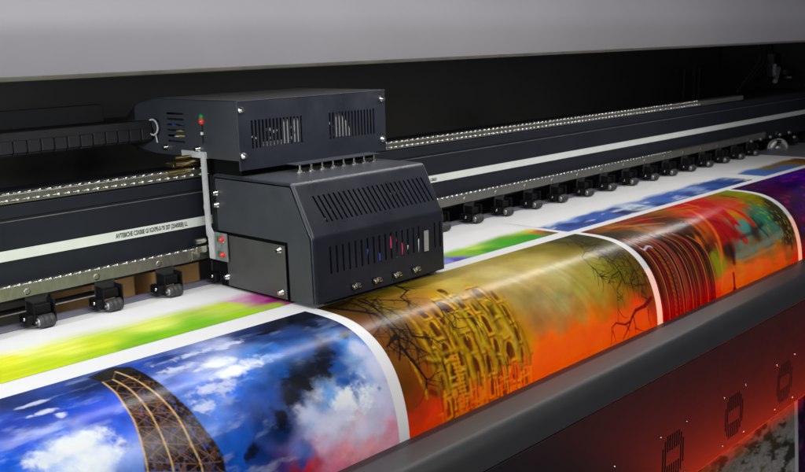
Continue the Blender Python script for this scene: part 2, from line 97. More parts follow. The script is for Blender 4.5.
mat('white_plastic', (0.62, 0.62, 0.60, 1), .45)
mat('blue_plastic', (0.02, 0.11, 0.42, 1), .4)
mat('yellow_plastic', (0.42, 0.30, 0.10, 1), .4)
mat('red_plastic', (0.55, 0.02, 0.03, 1), .4)
mat('board', (0.16, 0.17, 0.165, 1), .5, 0, .5, .3, 30)
mat('green_board', (0.02, 0.11, 0.05, 1), .4, 0, .5, .5, 60)
mat('red_led', (0.5, 0.02, 0.01, 1), .3, emit=(1, 0.05, 0.02, 1), estr=0.22)
mat('green_led', (0.01, 0.2, 0.05, 1), .3, emit=(0.02, .5, .12, 1), estr=0.06)
mat('label', (0.30, 0.31, 0.30, 1), .5, 0, .5, .1, 60)
mat('floor', (0.05, 0.045, 0.04, 1), .6, 0, .4, .2, 3)
mat('brass', (0.55, 0.42, 0.18, 1), .25, 1)

def print_mat(name, rough=.2, trans=0.0):
    m = bpy.data.materials.new(name); m.use_nodes = True
    nt = m.node_tree; b = nt.nodes['Principled BSDF']
    a = nt.nodes.new('ShaderNodeAttribute'); a.attribute_name = 'ink'
    nt.links.new(a.outputs['Color'], b.inputs['Base Color'])
    b.inputs['Roughness'].default_value = rough
    b.inputs['Specular IOR Level'].default_value = .5
    tc = nt.nodes.new('ShaderNodeTexCoord')
    n = nt.nodes.new('ShaderNodeTexNoise'); n.inputs['Scale'].default_value = 5; n.inputs['Detail'].default_value = 3
    nt.links.new(tc.outputs['Object'], n.inputs['Vector'])
    bp = nt.nodes.new('ShaderNodeBump'); bp.inputs['Strength'].default_value = .12; bp.inputs['Distance'].default_value = 0.02
    nt.links.new(n.outputs['Fac'], bp.inputs['Height']); nt.links.new(bp.outputs['Normal'], b.inputs['Normal'])
    if trans > 0:
        out = [q for q in nt.nodes if q.type == 'OUTPUT_MATERIAL'][0]
        t = nt.nodes.new('ShaderNodeBsdfTranslucent')
        g = nt.nodes.new('ShaderNodeGamma'); g.inputs['Gamma'].default_value = .5
        nt.links.new(a.outputs['Color'], g.inputs['Color']); nt.links.new(g.outputs['Color'], t.inputs['Color'])
        mx = nt.nodes.new('ShaderNodeMixShader'); mx.inputs[0].default_value = trans
        nt.links.new(b.outputs[0], mx.inputs[1]); nt.links.new(t.outputs[0], mx.inputs[2]); nt.links.new(mx.outputs[0], out.inputs[0])
    MATS[name] = m
print_mat('print', .25, .22)
print_mat('print_far', .3, 0)
# thin white media that lets the heater's light through
m = MATS['paper']; nt = m.node_tree; out = [q for q in nt.nodes if q.type == 'OUTPUT_MATERIAL'][0]
t = nt.nodes.new('ShaderNodeBsdfTranslucent'); t.inputs['Color'].default_value = (.85, .85, .85, 1)
mx = nt.nodes.new('ShaderNodeMixShader'); mx.inputs[0].default_value = .16
nt.links.new(nt.nodes['Principled BSDF'].outputs[0], mx.inputs[1]); nt.links.new(t.outputs[0], mx.inputs[2]); nt.links.new(mx.outputs[0], out.inputs[0])

# ------------------------------------------------------------------ mesh helpers
class MB:
    def __init__(s): s.v = []; s.f = []; s.sm = []
    def add(s, vs, fs, smooth=False):
        o = len(s.v); s.v += [tuple(q) for q in vs]; s.f += [tuple(i + o for i in f) for f in fs]; s.sm += [smooth] * len(fs); return s
    def box(s, x0, x1, y0, y1, z0, z1, b=0.0):
        if b <= 0:
            vs = [(x, y, z) for x in (x0, x1) for y in (y0, y1) for z in (z0, z1)]
            fs = [(0, 1, 3, 2), (4, 6, 7, 5), (0, 4, 5, 1), (2, 3, 7, 6), (0, 2, 6, 4), (1, 5, 7, 3)]
            return s.add(vs, fs)
        bm = bmesh.new(); bmesh.ops.create_cube(bm, size=1)
        for v in bm.verts: v.co = Vector(((x0 + x1) / 2 + v.co.x * (x1 - x0), (y0 + y1) / 2 + v.co.y * (y1 - y0), (z0 + z1) / 2 + v.co.z * (z1 - z0)))
        bmesh.ops.bevel(bm, geom=bm.edges[:], offset=b, segments=2, affect='EDGES', profile=.5)
        return s.bm(bm, False)
    def bm(s, bm, smooth=False):
        bm.verts.index_update()
        s.add([v.co[:] for v in bm.verts], [[v.index for v in f.verts] for f in bm.faces], smooth); bm.free(); return s
    def cyl(s, p0, p1, r0, r1=None, n=20, cap=True, smooth=True):
        r1 = r0 if r1 is None else r1
        p0 = Vector(p0); p1 = Vector(p1); d = (p1 - p0).normalized()
        a = d.orthogonal().normalized(); c = d.cross(a)
        vs = []
        for p, r in ((p0, r0), (p1, r1)):
            for i in range(n):
                t = 2 * PI * i / n; vs.append(p + (a * math.cos(t) + c * math.sin(t)) * r)
        s.add(vs, [(i, (i + 1) % n, n + (i + 1) % n, n + i) for i in range(n)], smooth)
        if cap:
            s.add(vs[:n], [tuple(range(n))[::-1]]); s.add(vs[n:], [tuple(range(n))])
        return s
    def lathe(s, c, axis, prof, n=20, smooth=True):
        """prof: (distance along axis, radius)"""
        c = Vector(c); d = Vector(axis).normalized(); a = d.orthogonal().normalized(); e = d.cross(a)
        vs = []
        for h, r in prof:
            for i in range(n):
                t = 2 * PI * i / n; vs.append(c + d * h + (a * math.cos(t) + e * math.sin(t)) * r)
        fs = []
        for k in range(len(prof) - 1):
            for i in range(n): fs.append((k * n + i, k * n + (i + 1) % n, (k + 1) * n + (i + 1) % n, (k + 1) * n + i))
        s.add(vs, fs, smooth)
        s.add(vs[-n:], [tuple(range(n))], smooth)
        s.add(vs[:n], [tuple(range(n))[::-1]], smooth)
        return s
    def tube(s, pts, r, n=8):
        pts = [Vector(p) for p in pts]; vs = []; fs = []
        up = Vector((0.13, .2, 1)).normalized()
        for i, p in enumerate(pts):
            d = (pts[min(i + 1, len(pts) - 1)] - pts[max(i - 1, 0)]).normalized()
            a = d.cross(up).normalized(); b = a.cross(d)
            for k in range(n):
                t = 2 * PI * k / n; vs.append(p + (a * math.cos(t) + b * math.sin(t)) * r)
        for i in range(len(pts) - 1):
            for k in range(n): fs.append((i * n + k, i * n + (k + 1) % n, (i + 1) * n + (k + 1) % n, (i + 1) * n + k))
        s.add(vs, fs, True); s.add(vs[:n], [tuple(range(n))[::-1]]); s.add(vs[-n:], [tuple(range(n))]); return s
    def sweep(s, prof, x0, x1, closed=True, smooth=False):
        """profile of (y, z) swept along x with end caps"""
        n = len(prof)
        vs = [(x0, y, z) for y, z in prof] + [(x1, y, z) for y, z in prof]
        k = n if closed else n - 1
        s.add(vs, [(i, (i + 1) % n, n + (i + 1) % n, n + i) for i in range(k)], smooth)
        if closed: s.add(vs[:n], [tuple(range(n))[::-1]]); s.add(vs[n:], [tuple(range(n))])
        return s
    def build(s, name, material, parent=None, recalc=True, autosmooth=None):
        me = bpy.data.meshes.new(name); me.from_pydata(s.v, [], s.f)
        me.polygons.foreach_set('use_smooth', s.sm)
        me.materials.append(MATS[material] if isinstance(material, str) else material)
        if recalc:
            bm = bmesh.new(); bm.from_mesh(me); bmesh.ops.recalc_face_normals(bm, faces=bm.faces[:]); bm.to_mesh(me); bm.free()
        o = bpy.data.objects.new(name, me); COLL.objects.link(o)
        if parent is not None:
            o.parent = parent; bpy.context.view_layer.update()
            o.matrix_parent_inverse = parent.matrix_world.inverted()
        return o

def tag(o, label=None, cat=None, group=None, kind=None):
    if label: o['label'] = label
    if cat: o['category'] = cat
    if group: o['group'] = group
    if kind: o['kind'] = kind
    return o
def empty(name, loc, label, cat, group=None):
    o = bpy.data.objects.new(name, None); COLL.objects.link(o); o.location = loc; o.empty_display_size = .05
    bpy.context.view_layer.update()
    return tag(o, label, cat, group)
def panel(mb, mapping, ub, vb, slots, depth, smooth=False, extra_u=(), extra_v=()):
    """sheet with real openings: mapping(u, v, d) gives the point at depth d behind the face"""
    us = sorted(set([round(q, 5) for q in list(ub) + list(extra_u) + [a for sl in slots for a in sl[:2]]]))
    vs = sorted(set([round(q, 5) for q in list(vb) + list(extra_v) + [a for sl in slots for a in sl[2:4]]]))
    nu, nv = len(us), len(vs)
    hole = set()
    ui = {u: i for i, u in enumerate(us)}; vi = {v: i for i, v in enumerate(vs)}
    for sl in slots:
        for i in range(ui[round(sl[0], 5)], ui[round(sl[1], 5)]):
            for j in range(vi[round(sl[2], 5)], vi[round(sl[3], 5)]): hole.add((i, j))
    F = [mapping(u, v, 0) for v in vs for u in us]; B = [mapping(u, v, depth) for v in vs for u in us]
    N = nu * nv; fs = []
    for j in range(nv - 1):
        for i in range(nu - 1):
            if (i, j) in hole: continue
            a, b, c, d = j * nu + i, j * nu + i + 1, (j + 1) * nu + i + 1, (j + 1) * nu + i
            fs.append((a, b, c, d)); fs.append((N + d, N + c, N + b, N + a))
            for (di, dj, p, q) in ((-1, 0, a, d), (1, 0, b, c), (0, -1, a, b), (0, 1, d, c)):
                e = (i + di, j + dj)
                if e in hole or not (0 <= e[0] < nu - 1 and 0 <= e[1] < nv - 1): fs.append((p, q, N + q, N + p))
    mb.add(F + B, fs, smooth)
    return mb
def arc_round(poly, radii, n=6):
    """round the corners of an open polyline; returns the points"""
    out = [Vector(poly[0])]
    for i in range(1, len(poly) - 1):
        p, a, b = Vector(poly[i]), Vector(poly[i - 1]), Vector(poly[i + 1]); r = radii[i - 1]
        da = (a - p).normalized(); db = (b - p).normalized()
        ang = da.angle(db); t = r / math.tan(ang / 2)
        c = p + (da + db).normalized() * (r / math.sin(ang / 2))
        s0 = p + da * t - c; s1 = p + db * t - c
        for k in range(n + 1):
            v = s0.lerp(s1, k / n); v = v.normalized() * r; out.append(c + v)
    out.append(Vector(poly[-1])); return out
def screw(name, c, axis, r, parent, h=.006, m='steel'):
    if parent.name.split('.')[0] in ('front_panel', 'side_panel', 'mounting_bracket', 'access_plate'): r *= 1.25; h *= 1.5
    mb = MB(); mb.lathe(c, axis, [(0, r * 1.25), (h * .25, r * 1.25), (h * .3, r), (h * .75, r), (h, r * .75)], 14)
    return mb.build(name, m, parent)
def text(name, body, size, loc, rot, material, parent, sx=1.0):
    cu = bpy.data.curves.new(name, 'FONT'); cu.body = body; cu.size = size; cu.extrude = .0003; cu.offset = .0007
    cu.materials.append(MATS[material]); cu.align_y = 'CENTER'
    tmp = bpy.data.objects.new(name, cu); COLL.objects.link(tmp); bpy.context.view_layer.update()
    me = bpy.data.meshes.new_from_object(tmp.evaluated_get(bpy.context.evaluated_depsgraph_get())); bpy.data.objects.remove(tmp)
    if not me.materials: me.materials.append(MATS[material])
    o = bpy.data.objects.new(name, me); COLL.objects.link(o); o.location = loc; o.rotation_euler = rot; o.scale = (sx, 1, 1)
    o.parent = parent; bpy.context.view_layer.update(); o.matrix_parent_inverse = parent.matrix_world.inverted()
    return o

# ------------------------------------------------------------------ setting
tag(MB().box(-6, 16, -4, 12, -3.2, -3.15).build('floor', 'floor'), kind='structure')

# ------------------------------------------------------------------ the printer body
P = empty('wide_format_printer', (4.2, 3.4, 0), 'long dark wide format printer with pale grey hood and navy carriage beam', 'printer')
# hood
hp = [(2.85, .927), (2.85, .935), (2.8485, .945), (2.8485, 1.04)]
for k_ in range(1, 9):
    q_ = k_ / 8 * .34; hp.append((2.8485 + .24 * (1 - math.cos(q_)), 1.04 + .24 * math.sin(q_)))
hp += [(2.975, 1.34), (3.12, 1.75), (3.14, 1.75), (2.995, 1.34), (2.885, 1.12), (2.865, 1.03), (2.864, .927)]
hood = MB().sweep(hp, -1.5, 9.6, True, True)
for k_ in range(len(hood.sm)): hood.sm[k_] = len(hood.f[k_]) == 4
hood = hood.build('hood', 'hood', P)
tag(hood, 'pale mauve grey lid over the carriage bay')
tp = [(2.847, .919), (2.844, .922), (2.844, .930), (2.847, .933), (2.867, .933), (2.867, .919)]
MB().sweep(tp, -1.5, 9.6).build('hood_trim', 'hood_trim', hood)
# inside shell
sh = MB()
sh.box(-1.5, 9.6, 4.42, 4.44, .0, 1.3)
sh.box(-1.5, 9.6, 2.885, 4.42, 1.04, 1.06)
sh.box(-1.52, -1.5, 2.885, 4.44, -.1, 1.06)
sh.box(-1.5, 9.6, 4.25, 4.27, -1.6, .02)
sh.build('back_shell', 'black_inside', P)
end = MB(); end.box(9.3, 9.34, 3.05, 4.42, -.4, 1.14, .004); end.box(9.12, 9.3, 3.30, 4.3, -.3, .40, .01)
end = end.build('end_frame', 'black', P)
for x, y, w in ((8.42, 4.36, .05), (8.62, 4.36, .016), (8.72, 4.36, .022)):
    MB().box(x, x + w, y, y + .03, .02, .68, .003).build('upright', 'holder', end)
MB().tube([(9.0, 3.75, .70), (8.97, 3.74, .64), (8.95, 3.73, .60)], .018).build('cable_end', 'bracket', end)
MB().tube([(9.16, 3.78, .66), (9.10, 3.77, .59), (9.0, 3.74, .545)], .022).build('cable_end', 'bracket', end)
MB().box(9.08, 9.14, 3.80, 3.86, .58, .80, .004).build('upright', 'holder', end)
MB().tube([(9.26, 3.55, .56), (9.24, 3.5, .52), (9.26, 3.45, .46)], .012).build('cable_end', 'brass', end)
MB().box(9.22, 9.28, 3.46, 3.55, .49, .51, .003).build('cable_end', 'chrome', end)
rq = random.Random(4)
for k in range(26):
    x = rq.uniform(8.05, 9.2); y = rq.uniform(3.35, 4.0); z_ = rq.uniform(-.02, .62) if x > 8.9 else rq.uniform(.02, .11)
    a_, b_, c_ = rq.uniform(.02, .12), rq.uniform(.02, .08), rq.uniform(.015, .09)
    if z_ > .40 and y < 3.6: continue
    if k % 3 == 0: MB().cyl((x, y, z_), (x + a_ * .5, y - .03, z_), c_ * .35, n=12).build('fitting', rq.choice(('steel_dull', 'black', 'holder')), end)
    else: MB().box(x, x + a_, y, y + b_, z_, z_ + c_, .004).build('fitting', rq.choice(('holder', 'black', 'holder', 'rubber')), end)
for k in range(5):
    x = 8.75 + k * .09; MB().tube([(x, 4.0, .45 + .03 * k), (x + .06, 3.9, .62), (x + .14, 3.85, .75 - .02 * k), (x + .2, 3.9, .9)], .008).build('cable_end', rq.choice(('rubber', 'holder')), end)
# platen under the sheet
PROF = [(3.475, 0), (3.0, 0), (2.80, 0), (2.70, 0), (2.63, -.001), (2.58, -.004), (2.54, -.0085), (2.506, -.015), (2.47, -.026), (2.435, -.041), (2.397, -.063), (2.37, -.084), (2.345, -.109), (2.32, -.14), (2.30, -.172), (2.283, -.21), (2.268, -.254), (2.255, -.305), (2.247, -.36), (2.243, -.42), (2.241, -.5), (2.24, -.6)]
pl = [(y - .0 + (.012 if y < 2.72 else 0) * 1.0, z - .008) for y, z in PROF[:14]]
plat = MB().sweep([(3.48, -.008)] + pl[1:] + [(2.36, -.16), (3.48, -.16)], -1.5, 8.9)
plat = plat.build('platen', 'platen', P)
MB().box(-1.5, 7.9, 3.388, 3.47, .0025, .006, .001).build('shade_strip', 'lilac_shade', plat)  # strip laid over the sheet to paint the shade under the beam
MB().box(-1.5, 9.2, 2.62, 2.64, -1.2, -.165).build('heater_light_block', 'black', plat)  # unseen board added to stop heater light leaking under the beam
# beam
bp = [(3.42, .10), (3.42, .400), (3.424, .402), (3.424, .410), (3.42, .413), (3.42, .455), (3.43, .466), (3.86, .466), (3.86, .10)]
beam = MB().sweep(bp, -1.5, 9.28).build('carriage_beam', 'navy_beam', P)
tag(beam, 'dark navy extruded beam that the carriage rides on')
MB().box(-1.5, 9.25, 3.4175, 3.4205, .3995, .4025).build('seam_line', 'steel_dull', beam)
# upper guide rail: two polished ridges, beads added to imitate the strip lamp's glints
def bead(mb, x0, x1, y, z, r, pitch, glint_span, off=0.0, n=10):
    """one long ridge whose radius swells into small glint beads"""
    rings = [(x0, r * .3)]; x = glint_span[0] + off
    while x < glint_span[1]:
        j = random.uniform(-.0012, .0012); w = random.uniform(.85, 1.1)
        rings += [(x - .0075 + j, r * .3), (x - .006 + j, r * .9 * w), (x - .002 + j, r * 1.6 * w), (x + .002 + j, r * 1.6 * w), (x + .006 + j, r * .9 * w), (x + .0075 + j, r * .3)]
        x += pitch
    rings.append((x1, r * .3)); vs = []; fs = []
    for x, q in rings:
        for i in range(n):
            t = 2 * PI * i / n; vs.append((x, y + q * math.cos(t), z + q * math.sin(t)))
    for k in range(len(rings) - 1):
        for i in range(n): fs.append((k * n + i, k * n + (i + 1) % n, (k + 1) * n + (i + 1) % n, (k + 1) * n + i))
    mb.add(vs, fs, True); mb.add(vs[:n], [tuple(range(n))]); mb.add(vs[-n:], [tuple(range(n))]); return mb
def rail(name, y0, y1, z0, z1, x0, x1, parent, ridges, pitch, glint_range):
    o = MB().box(x0, x1, y0, y1, z0, z1, .002).build(name, 'rail', parent)
    for k, (ry, rz, rr) in enumerate(ridges):
        bead(MB(), x0, x1, ry, rz, rr, pitch, glint_range, k * pitch * .3).build('glint_beads', 'chrome', o)
    return o
upper = rail('guide_rail', 3.415, 3.50, .466, .500, -1.5, 7.6, P, [(3.4145, .4775, .0042), (3.424, .502, .0042)], .04, (-1.0, 6.85))
tag(upper, 'upper guide rail with two rows of beads added for lamp glints')
lower = rail('guide_rail', 3.385, 3.42, .118, .168, -1.5, 8.0, P, [(3.387, .1685, .0036)], .04, (-1.0, 6.4))
tag(lower, 'lower steel guide rail above the pinch rollers')
for i in range(-8, 25):
    screw('bolt', (1.495 + .28 * i + .01, 3.3855, .138), (0, -1, 0), .011, lower, .002, 'rail')
# white tape
tape = MB().box(-1.5, 9.2, 3.4165, 3.4195, .2565, .295).build('scale_tape', 'tape', P)
tag(tape, 'white measuring tape with printed characters along the beam')
TX = (PI / 2, 0, 0)
text('lettering', 'AVTEBICHE C3X00E GI IGXPE-0-90 207 (25400E8) LL', .026, (1.90, 3.4160, .2755), TX, 'ink', tape, .57)
text('lettering', 'L20653', .022, (3.775, 3.4160, .2725), TX, 'ink', tape, .8)
# pinch rollers
def pinch():
    r = MB().box(-.055, .055, 3.392, 3.400, .055, .116, .002).build('pinch_roller', 'holder', None)
    k = MB(); k.box(-.055, -.047, 3.335, 3.392, .012, .10, .002); k.box(.047, .055, 3.335, 3.392, .012, .10, .002)
    k.box(-.04, .04, 3.35, 3.39, .05, .085, .003)
    k.box(-.085, -.05, 3.34, 3.41, .02, .055, .006); k.cyl((-.045, 3.37, .075), (.045, 3.37, .075), .009, n=10)
    k.build('roller_bracket', 'holder_black', r)
    w = MB(); c = (0, 3.332, .026)
    w.lathe((-.038, 3.332, .026), (1, 0, 0), [(0, .018), (.003, .0235), (.020, .0245), (.022, .0225), (.026, .0245), (.046, .0245), (.049, .0225), (.053, .0245), (.070, .0245), (.076, .018)], 22)
    w.build('roller', 'rubber', r)
    w = MB(); w.lathe((-.038, 3.332, .026), (-1, 0, 0), [(0, .016), (.004, .016), (.005, .011), (.0055, .011)], 18)
    w.cyl((-.042, 3.332, .026), (-.052, 3.332, .026), .005, n=10)
    w.build('roller_cap', 'steel_dull', r)
    screw('screw', (-.086, 3.365, .04), (-1, -.3, .2), .006, r, .006, 'chrome')
    return r
pr = pinch(); pr.parent = P; pr.matrix_parent_inverse = P.matrix_world.inverted()
xs = [1.532 + .2765 * k for k in range(-4, 4)] + [4.061 - .2815 * k for k in range(3, 0, -1)] + [4.061 + .2795 * k for k in range(0, 14)]
tmplch = list(pr.children)
for i, x in enumerate(xs):
    if i == 0: o = pr
    else:
        o = pr.copy(); COLL.objects.link(o)
        for ch in tmplch:
            c = ch.copy(); COLL.objects.link(c); c.parent = o
    o.location = (x + .01 + random.uniform(-.004, .004), random.uniform(-.003, .003), random.uniform(0, .0015)); o.scale = (.80, 1, 1)
# shaft behind the pinch rollers, a steel tube seen low at the left
MB().cyl((-1, 3.53, .030), (1.86, 3.53, .036), .012, n=12).build('shaft', 'holder', P)
# feed wheel at the right end
w = MB(); w.lathe((8.40, 3.44, -.012), (-.75, -.6, .1), [(-.05, .10), (0, .095), (.006, .092), (.008, .080), (.006, .076), (.012, .06), (.014, .035), (.030, .032), (.032, .01)], 32)
MB().cyl((8.40, 3.44, -.012), (8.55, 3.56, -.03), .05, n=16).build('shaft', 'black', P)
w.build('feed_wheel', 'steel_dull', P)
for x, z in ((7.72, .115), (7.9, .118), (8.1, .118), (8.3, .12), (8.5, .122), (7.83, .06), (8.62, .07)):
    screw('bolt', (x, 3.383, z), (-.5, -1, 0), .012, P, .008, 'steel_dull')
# front apron
YF = 2.0
lipp = arc_round([(2.222, -.50), (2.222, -.386), (2.030, -.394), (2.0, -.500), (2.006, -.504)], [.006, .075, .002], 10)
lip = MB().sweep([(q[0], q[1]) for q in lipp] + [(2.06, -.44), (2.214, -.40), (2.214, -.50)], -1.5, 9.2)
for k_ in range(len(lip.sm)): lip.sm[k_] = len(lip.f[k_]) == 4
lip = lip.build('apron_lip', 'apron_grey', P)
tag(lip, 'smooth grey rounded lip along the top of the apron')
ap_open = arc_round([(2.06, -.503), (2.0, -.506), (2.0, -1.104), (2.06, -1.13)], [.002, .014], 7)
def cum(pts):
    s = [0.0]
    for a, b in zip(pts[:-1], pts[1:]): s.append(s[-1] + (b - a).length)
    return s
def profmap(pts, cs):
    n = len(pts); nm = []
    for i in range(n):
        d = (pts[min(i + 1, n - 1)] - pts[max(i - 1, 0)]).normalized(); nm.append(Vector((-d[1], d[0])))
    def f(v):
        for k in range(n - 1):
            if v <= cs[k + 1] + 1e-9 or k == n - 2:
                t = (v - cs[k]) / max(cs[k + 1] - cs[k], 1e-9); return pts[k].lerp(pts[k + 1], t), nm[k].lerp(nm[k + 1], t).normalized()
    return f
ca = cum(ap_open); fa = profmap(ap_open, ca)
def zv(z):   # arc position on the flat face at height z
    for k in range(len(ap_open) - 1):
        a, b = ap_open[k], ap_open[k + 1]
        if abs(a[0] - YF) < 1e-4 and abs(b[0] - YF) < 1e-4 and b[1] <= z <= a[1]: return ca[k] + a[1] - z
slots = []; vents = []
for k in range(-1, 5):
    x0 = 3.735 + .642 * k
    vents.append(x0)
    ztop, zbot = -.808, -1.045; H_ = ztop - zbot; n = 10; wx = .244; px_ = (wx - .03) / n
    for i in range(n):
        xa = x0 + .015 + i * px_ + px_ * .20; xb = xa + px_ * .60
        if i in (0, 1, n - 2, n - 1):
            segs = [(.24, .76)] if i in (0, n - 1) else [(.10, .90)]
        else: segs = [(.02, .36), (.64, .98)]
        for a, b in segs:
            slots.append((xa, xb, zv(ztop - a * H_), zv(ztop - b * H_)))
apm = MB()
def am(u, v, d):
    p, n = fa(v); return (u, p[0] - n[0] * d * SG, p[1] - n[1] * d * SG)
pt, nn = fa(zv(-.9)); SG = 1 if nn[0] < 0 else -1
panel(apm, am, (-1.5, 9.2), (0, ca[-1]), slots, .008, False, (), ca)
apron = apm.build('front_apron', 'apron', P, recalc=True)
tag(apron, 'curved dark grey front panel with slotted vents')
for po in apron.data.polygons: po.use_smooth = False
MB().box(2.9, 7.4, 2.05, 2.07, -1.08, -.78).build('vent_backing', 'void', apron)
for x0 in vents:
    for (x, z) in ((x0, -.797), (x0 + .246, -.797), (x0, -1.056), (x0 + .246, -1.056)):
        screw('screw', (x, YF - .0005, z), (0, -1, 0), .0042, apron, .004, 'chrome')
MB().box(-1.5, 9.2, 2.060, 2.068, -.62, -.52).build('apron_hook', 'black', apron)

# ------------------------------------------------------------------ the printed sheet
prof = np.array(PROF); seg = np.linalg.norm(np.diff(prof, axis=0), axis=1); SS = np.concatenate([[0], np.cumsum(seg)]); SS = SS - (SS[3] - .03)
# smooth the profile, then carry it down into the hanging part
sf = np.arange(SS[0], 2.42, .01)
hang_s = [SS[-1], 1.2, 1.6, 2.0, 2.5]; hang_y = [2.24, 2.235, 2.225, 2.20, 2.17]; hang_z = [-.6, -.87, -1.27, -1.67, -2.17]
Sx = np.concatenate([SS, hang_s[1:]]); Yx = np.concatenate([prof[:, 0], hang_y[1:]]); Zx = np.concatenate([prof[:, 1], hang_z[1:]])
def smooth(a, k=4):
    w = np.exp(-.5 * (np.arange(-k * 2, k * 2 + 1) / k) ** 2 * 1.6); w /= w.sum()
    p = np.pad(a, 2 * k, mode='reflect', reflect_type='odd'); return np.convolve(p, w, 'valid')
yf = smooth(np.interp(sf, Sx, Yx), 3); zf = smooth(np.interp(sf, Sx, Zx), 3)
dy = np.gradient(yf, sf); dz = np.gradient(zf, sf)
def sheet_pt(s):
    y = np.interp(s, sf, yf); z = np.interp(s, sf, zf); ny = -np.interp(s, sf, dz); nz = np.interp(s, sf, dy)
    l = np.hypot(ny, nz); sgn = np.where(nz < 0, -1, 1)
    ny, nz = ny / l, nz / l
    # outward normal: up on the table, towards the front on the drop
    flip = np.where(s < .3, np.sign(nz), -np.sign(ny)); flip = np.where(flip == 0, 1, flip)
    return y, z, ny * flip, nz * flip
def sheet_mesh(name, x0, x1, s0, s1, dx, ds, off, colors, material, parent):
    nx = max(2, int(round((x1 - x0) / dx)) + 1); ns = max(2, int(round((s1 - s0) / ds)) + 1)
    X = np.linspace(x0, x1, nx); S_ = np.linspace(s0, s1, ns)
    y, z, ny, nz = sheet_pt(S_)
    co = np.zeros((ns, nx, 3)); co[..., 0] = X[None]; co[..., 1] = (y + ny * off)[:, None]; co[..., 2] = (z + nz * off)[:, None]
    idx = np.arange(ns * nx).reshape(ns, nx)
    q = np.stack([idx[:-1, :-1], idx[1:, :-1], idx[1:, 1:], idx[:-1, 1:]], -1).reshape(-1, 4)
    me = bpy.data.meshes.new(name); me.vertices.add(ns * nx); me.loops.add(len(q) * 4); me.polygons.add(len(q))
    me.vertices.foreach_set('co', co.reshape(-1).astype(np.float32))
    me.loops.foreach_set('vertex_index', q.reshape(-1).astype(np.int32))
    me.polygons.foreach_set('loop_start', np.arange(0, len(q) * 4, 4, dtype=np.int32))
    me.polygons.foreach_set('use_smooth', np.ones(len(q), dtype=bool))
    me.update(calc_edges=True)
    if colors is not None:
        XX, SG_ = np.meshgrid(X, S_)
        c = colors(XX, SG_)
        a = me.color_attributes.new('ink', 'FLOAT_COLOR', 'POINT')
        full = np.ones((ns * nx, 4), dtype=np.float32); full[:, :3] = np.clip(c, 0, 1).reshape(-1, 3)
        a.data.foreach_set('color', full.reshape(-1))
    me.materials.append(MATS[material])
    o = bpy.data.objects.new(name, me); COLL.objects.link(o); o.parent = parent
    bpy.context.view_layer.update(); o.matrix_parent_inverse = parent.matrix_world.inverted()
    return o

# numpy painting: value noise, scattered colour fields, strokes
def vnoise(x, y, seed):
    xi = np.floor(x).astype(np.int64); yi = np.floor(y).astype(np.int64); fx = x - xi; fy = y - yi
    fx = fx * fx * (3 - 2 * fx); fy = fy * fy * (3 - 2 * fy)
    def h(a, b):
        n = (a * 374761393 + b * 668265263 + seed * 974634777) & 0xffffffff
        n = ((n ^ (n >> 13)) * 1274126177) & 0xffffffff
        return ((n ^ (n >> 16)) & 0xffff) / 65535.0
    return (h(xi, yi) * (1 - fx) + h(xi + 1, yi) * fx) * (1 - fy) + (h(xi, yi + 1) * (1 - fx) + h(xi + 1, yi + 1) * fx) * fy
def fbm(x, y, seed, o=5, g=.5):
    t = 0; a = 1; n = 0
    for k in range(o):
        t = t + a * vnoise(x, y, seed + k * 17); n += a; a *= g; x = x * 2.03 + 7.1; y = y * 2.03 + 3.7
    return t / n
def field(pts, X, S_, warp=.0, wscale=8, seed=1, power=3.2, det=5):
    if warp > 0:
        X2 = X + warp * (fbm(X * wscale, S_ * wscale, seed, det) - .5) * 2; S2 = S_ + warp * (fbm(X * wscale + 50, S_ * wscale + 9, seed + 5, det) - .5) * 2
    else: X2, S2 = X, S_
    num = np.zeros(X.shape + (3,)); den = np.zeros(X.shape)
    for (px, ps, r, g, b) in pts:
        w = 1.0 / ((X2 - px) ** 2 + (S2 - ps) ** 2 + 2e-4) ** (power / 2)
        num += w[..., None] * np.array([lin(r), lin(g), lin(b)]); den += w
    return num / den[..., None]
def over(C, a, col):
    return C * (1 - a[..., None]) + a[..., None] * np.array(col)
def seg_dist(X, S_, a, b):
    ax, ay = a; bx, by = b; dx, dy_ = bx - ax, by - ay; L = dx * dx + dy_ * dy_ + 1e-12
    t = np.clip(((X - ax) * dx + (S_ - ay) * dy_) / L, 0, 1)
    return np.hypot(X - ax - t * dx, S_ - ay - t * dy_), t
def stroke(C, X, S_, pts, w, col, alpha=1.0, soft=.0025, taper=False):
    col = np.array([lin(q) for q in col])
    xs_ = X[0]; ss_ = S_[:, 0]
    n = len(pts) - 1
    for k in range(n):
        a, b = pts[k], pts[k + 1]; m_ = w + soft + .004
        i0, i1 = np.searchsorted(xs_, [min(a[0], b[0]) - m_, max(a[0], b[0]) + m_]); j0, j1 = np.searchsorted(ss_, [min(a[1], b[1]) - m_, max(a[1], b[1]) + m_])
        if i1 <= i0 or j1 <= j0: continue
        d, t = seg_dist(X[j0:j1, i0:i1], S_[j0:j1, i0:i1], a, b)
        ww = w / 2 * ((1 - .7 * (k + t) / n) if taper else 1)
        al = np.clip((ww + soft - d) / (soft * 1.6) , 0, 1) * alpha
        C[j0:j1, i0:i1] = C[j0:j1, i0:i1] * (1 - al[..., None]) + al[..., None] * col
    return C
def inpoly(X, S_, poly):
    c = np.zeros(X.shape, bool); n = len(poly)
    for i in range(n):
        x1, y1 = poly[i]; x2, y2 = poly[(i + 1) % n]
        if y1 == y2: continue
        c ^= ((y1 > S_) != (y2 > S_)) & (X < (x2 - x1) * (S_ - y1) / (y2 - y1) + x1)
    return c
def sstep(a, b, x):
    t = np.clip((x - a) / (b - a), 0, 1); return t * t * (3 - 2 * t)

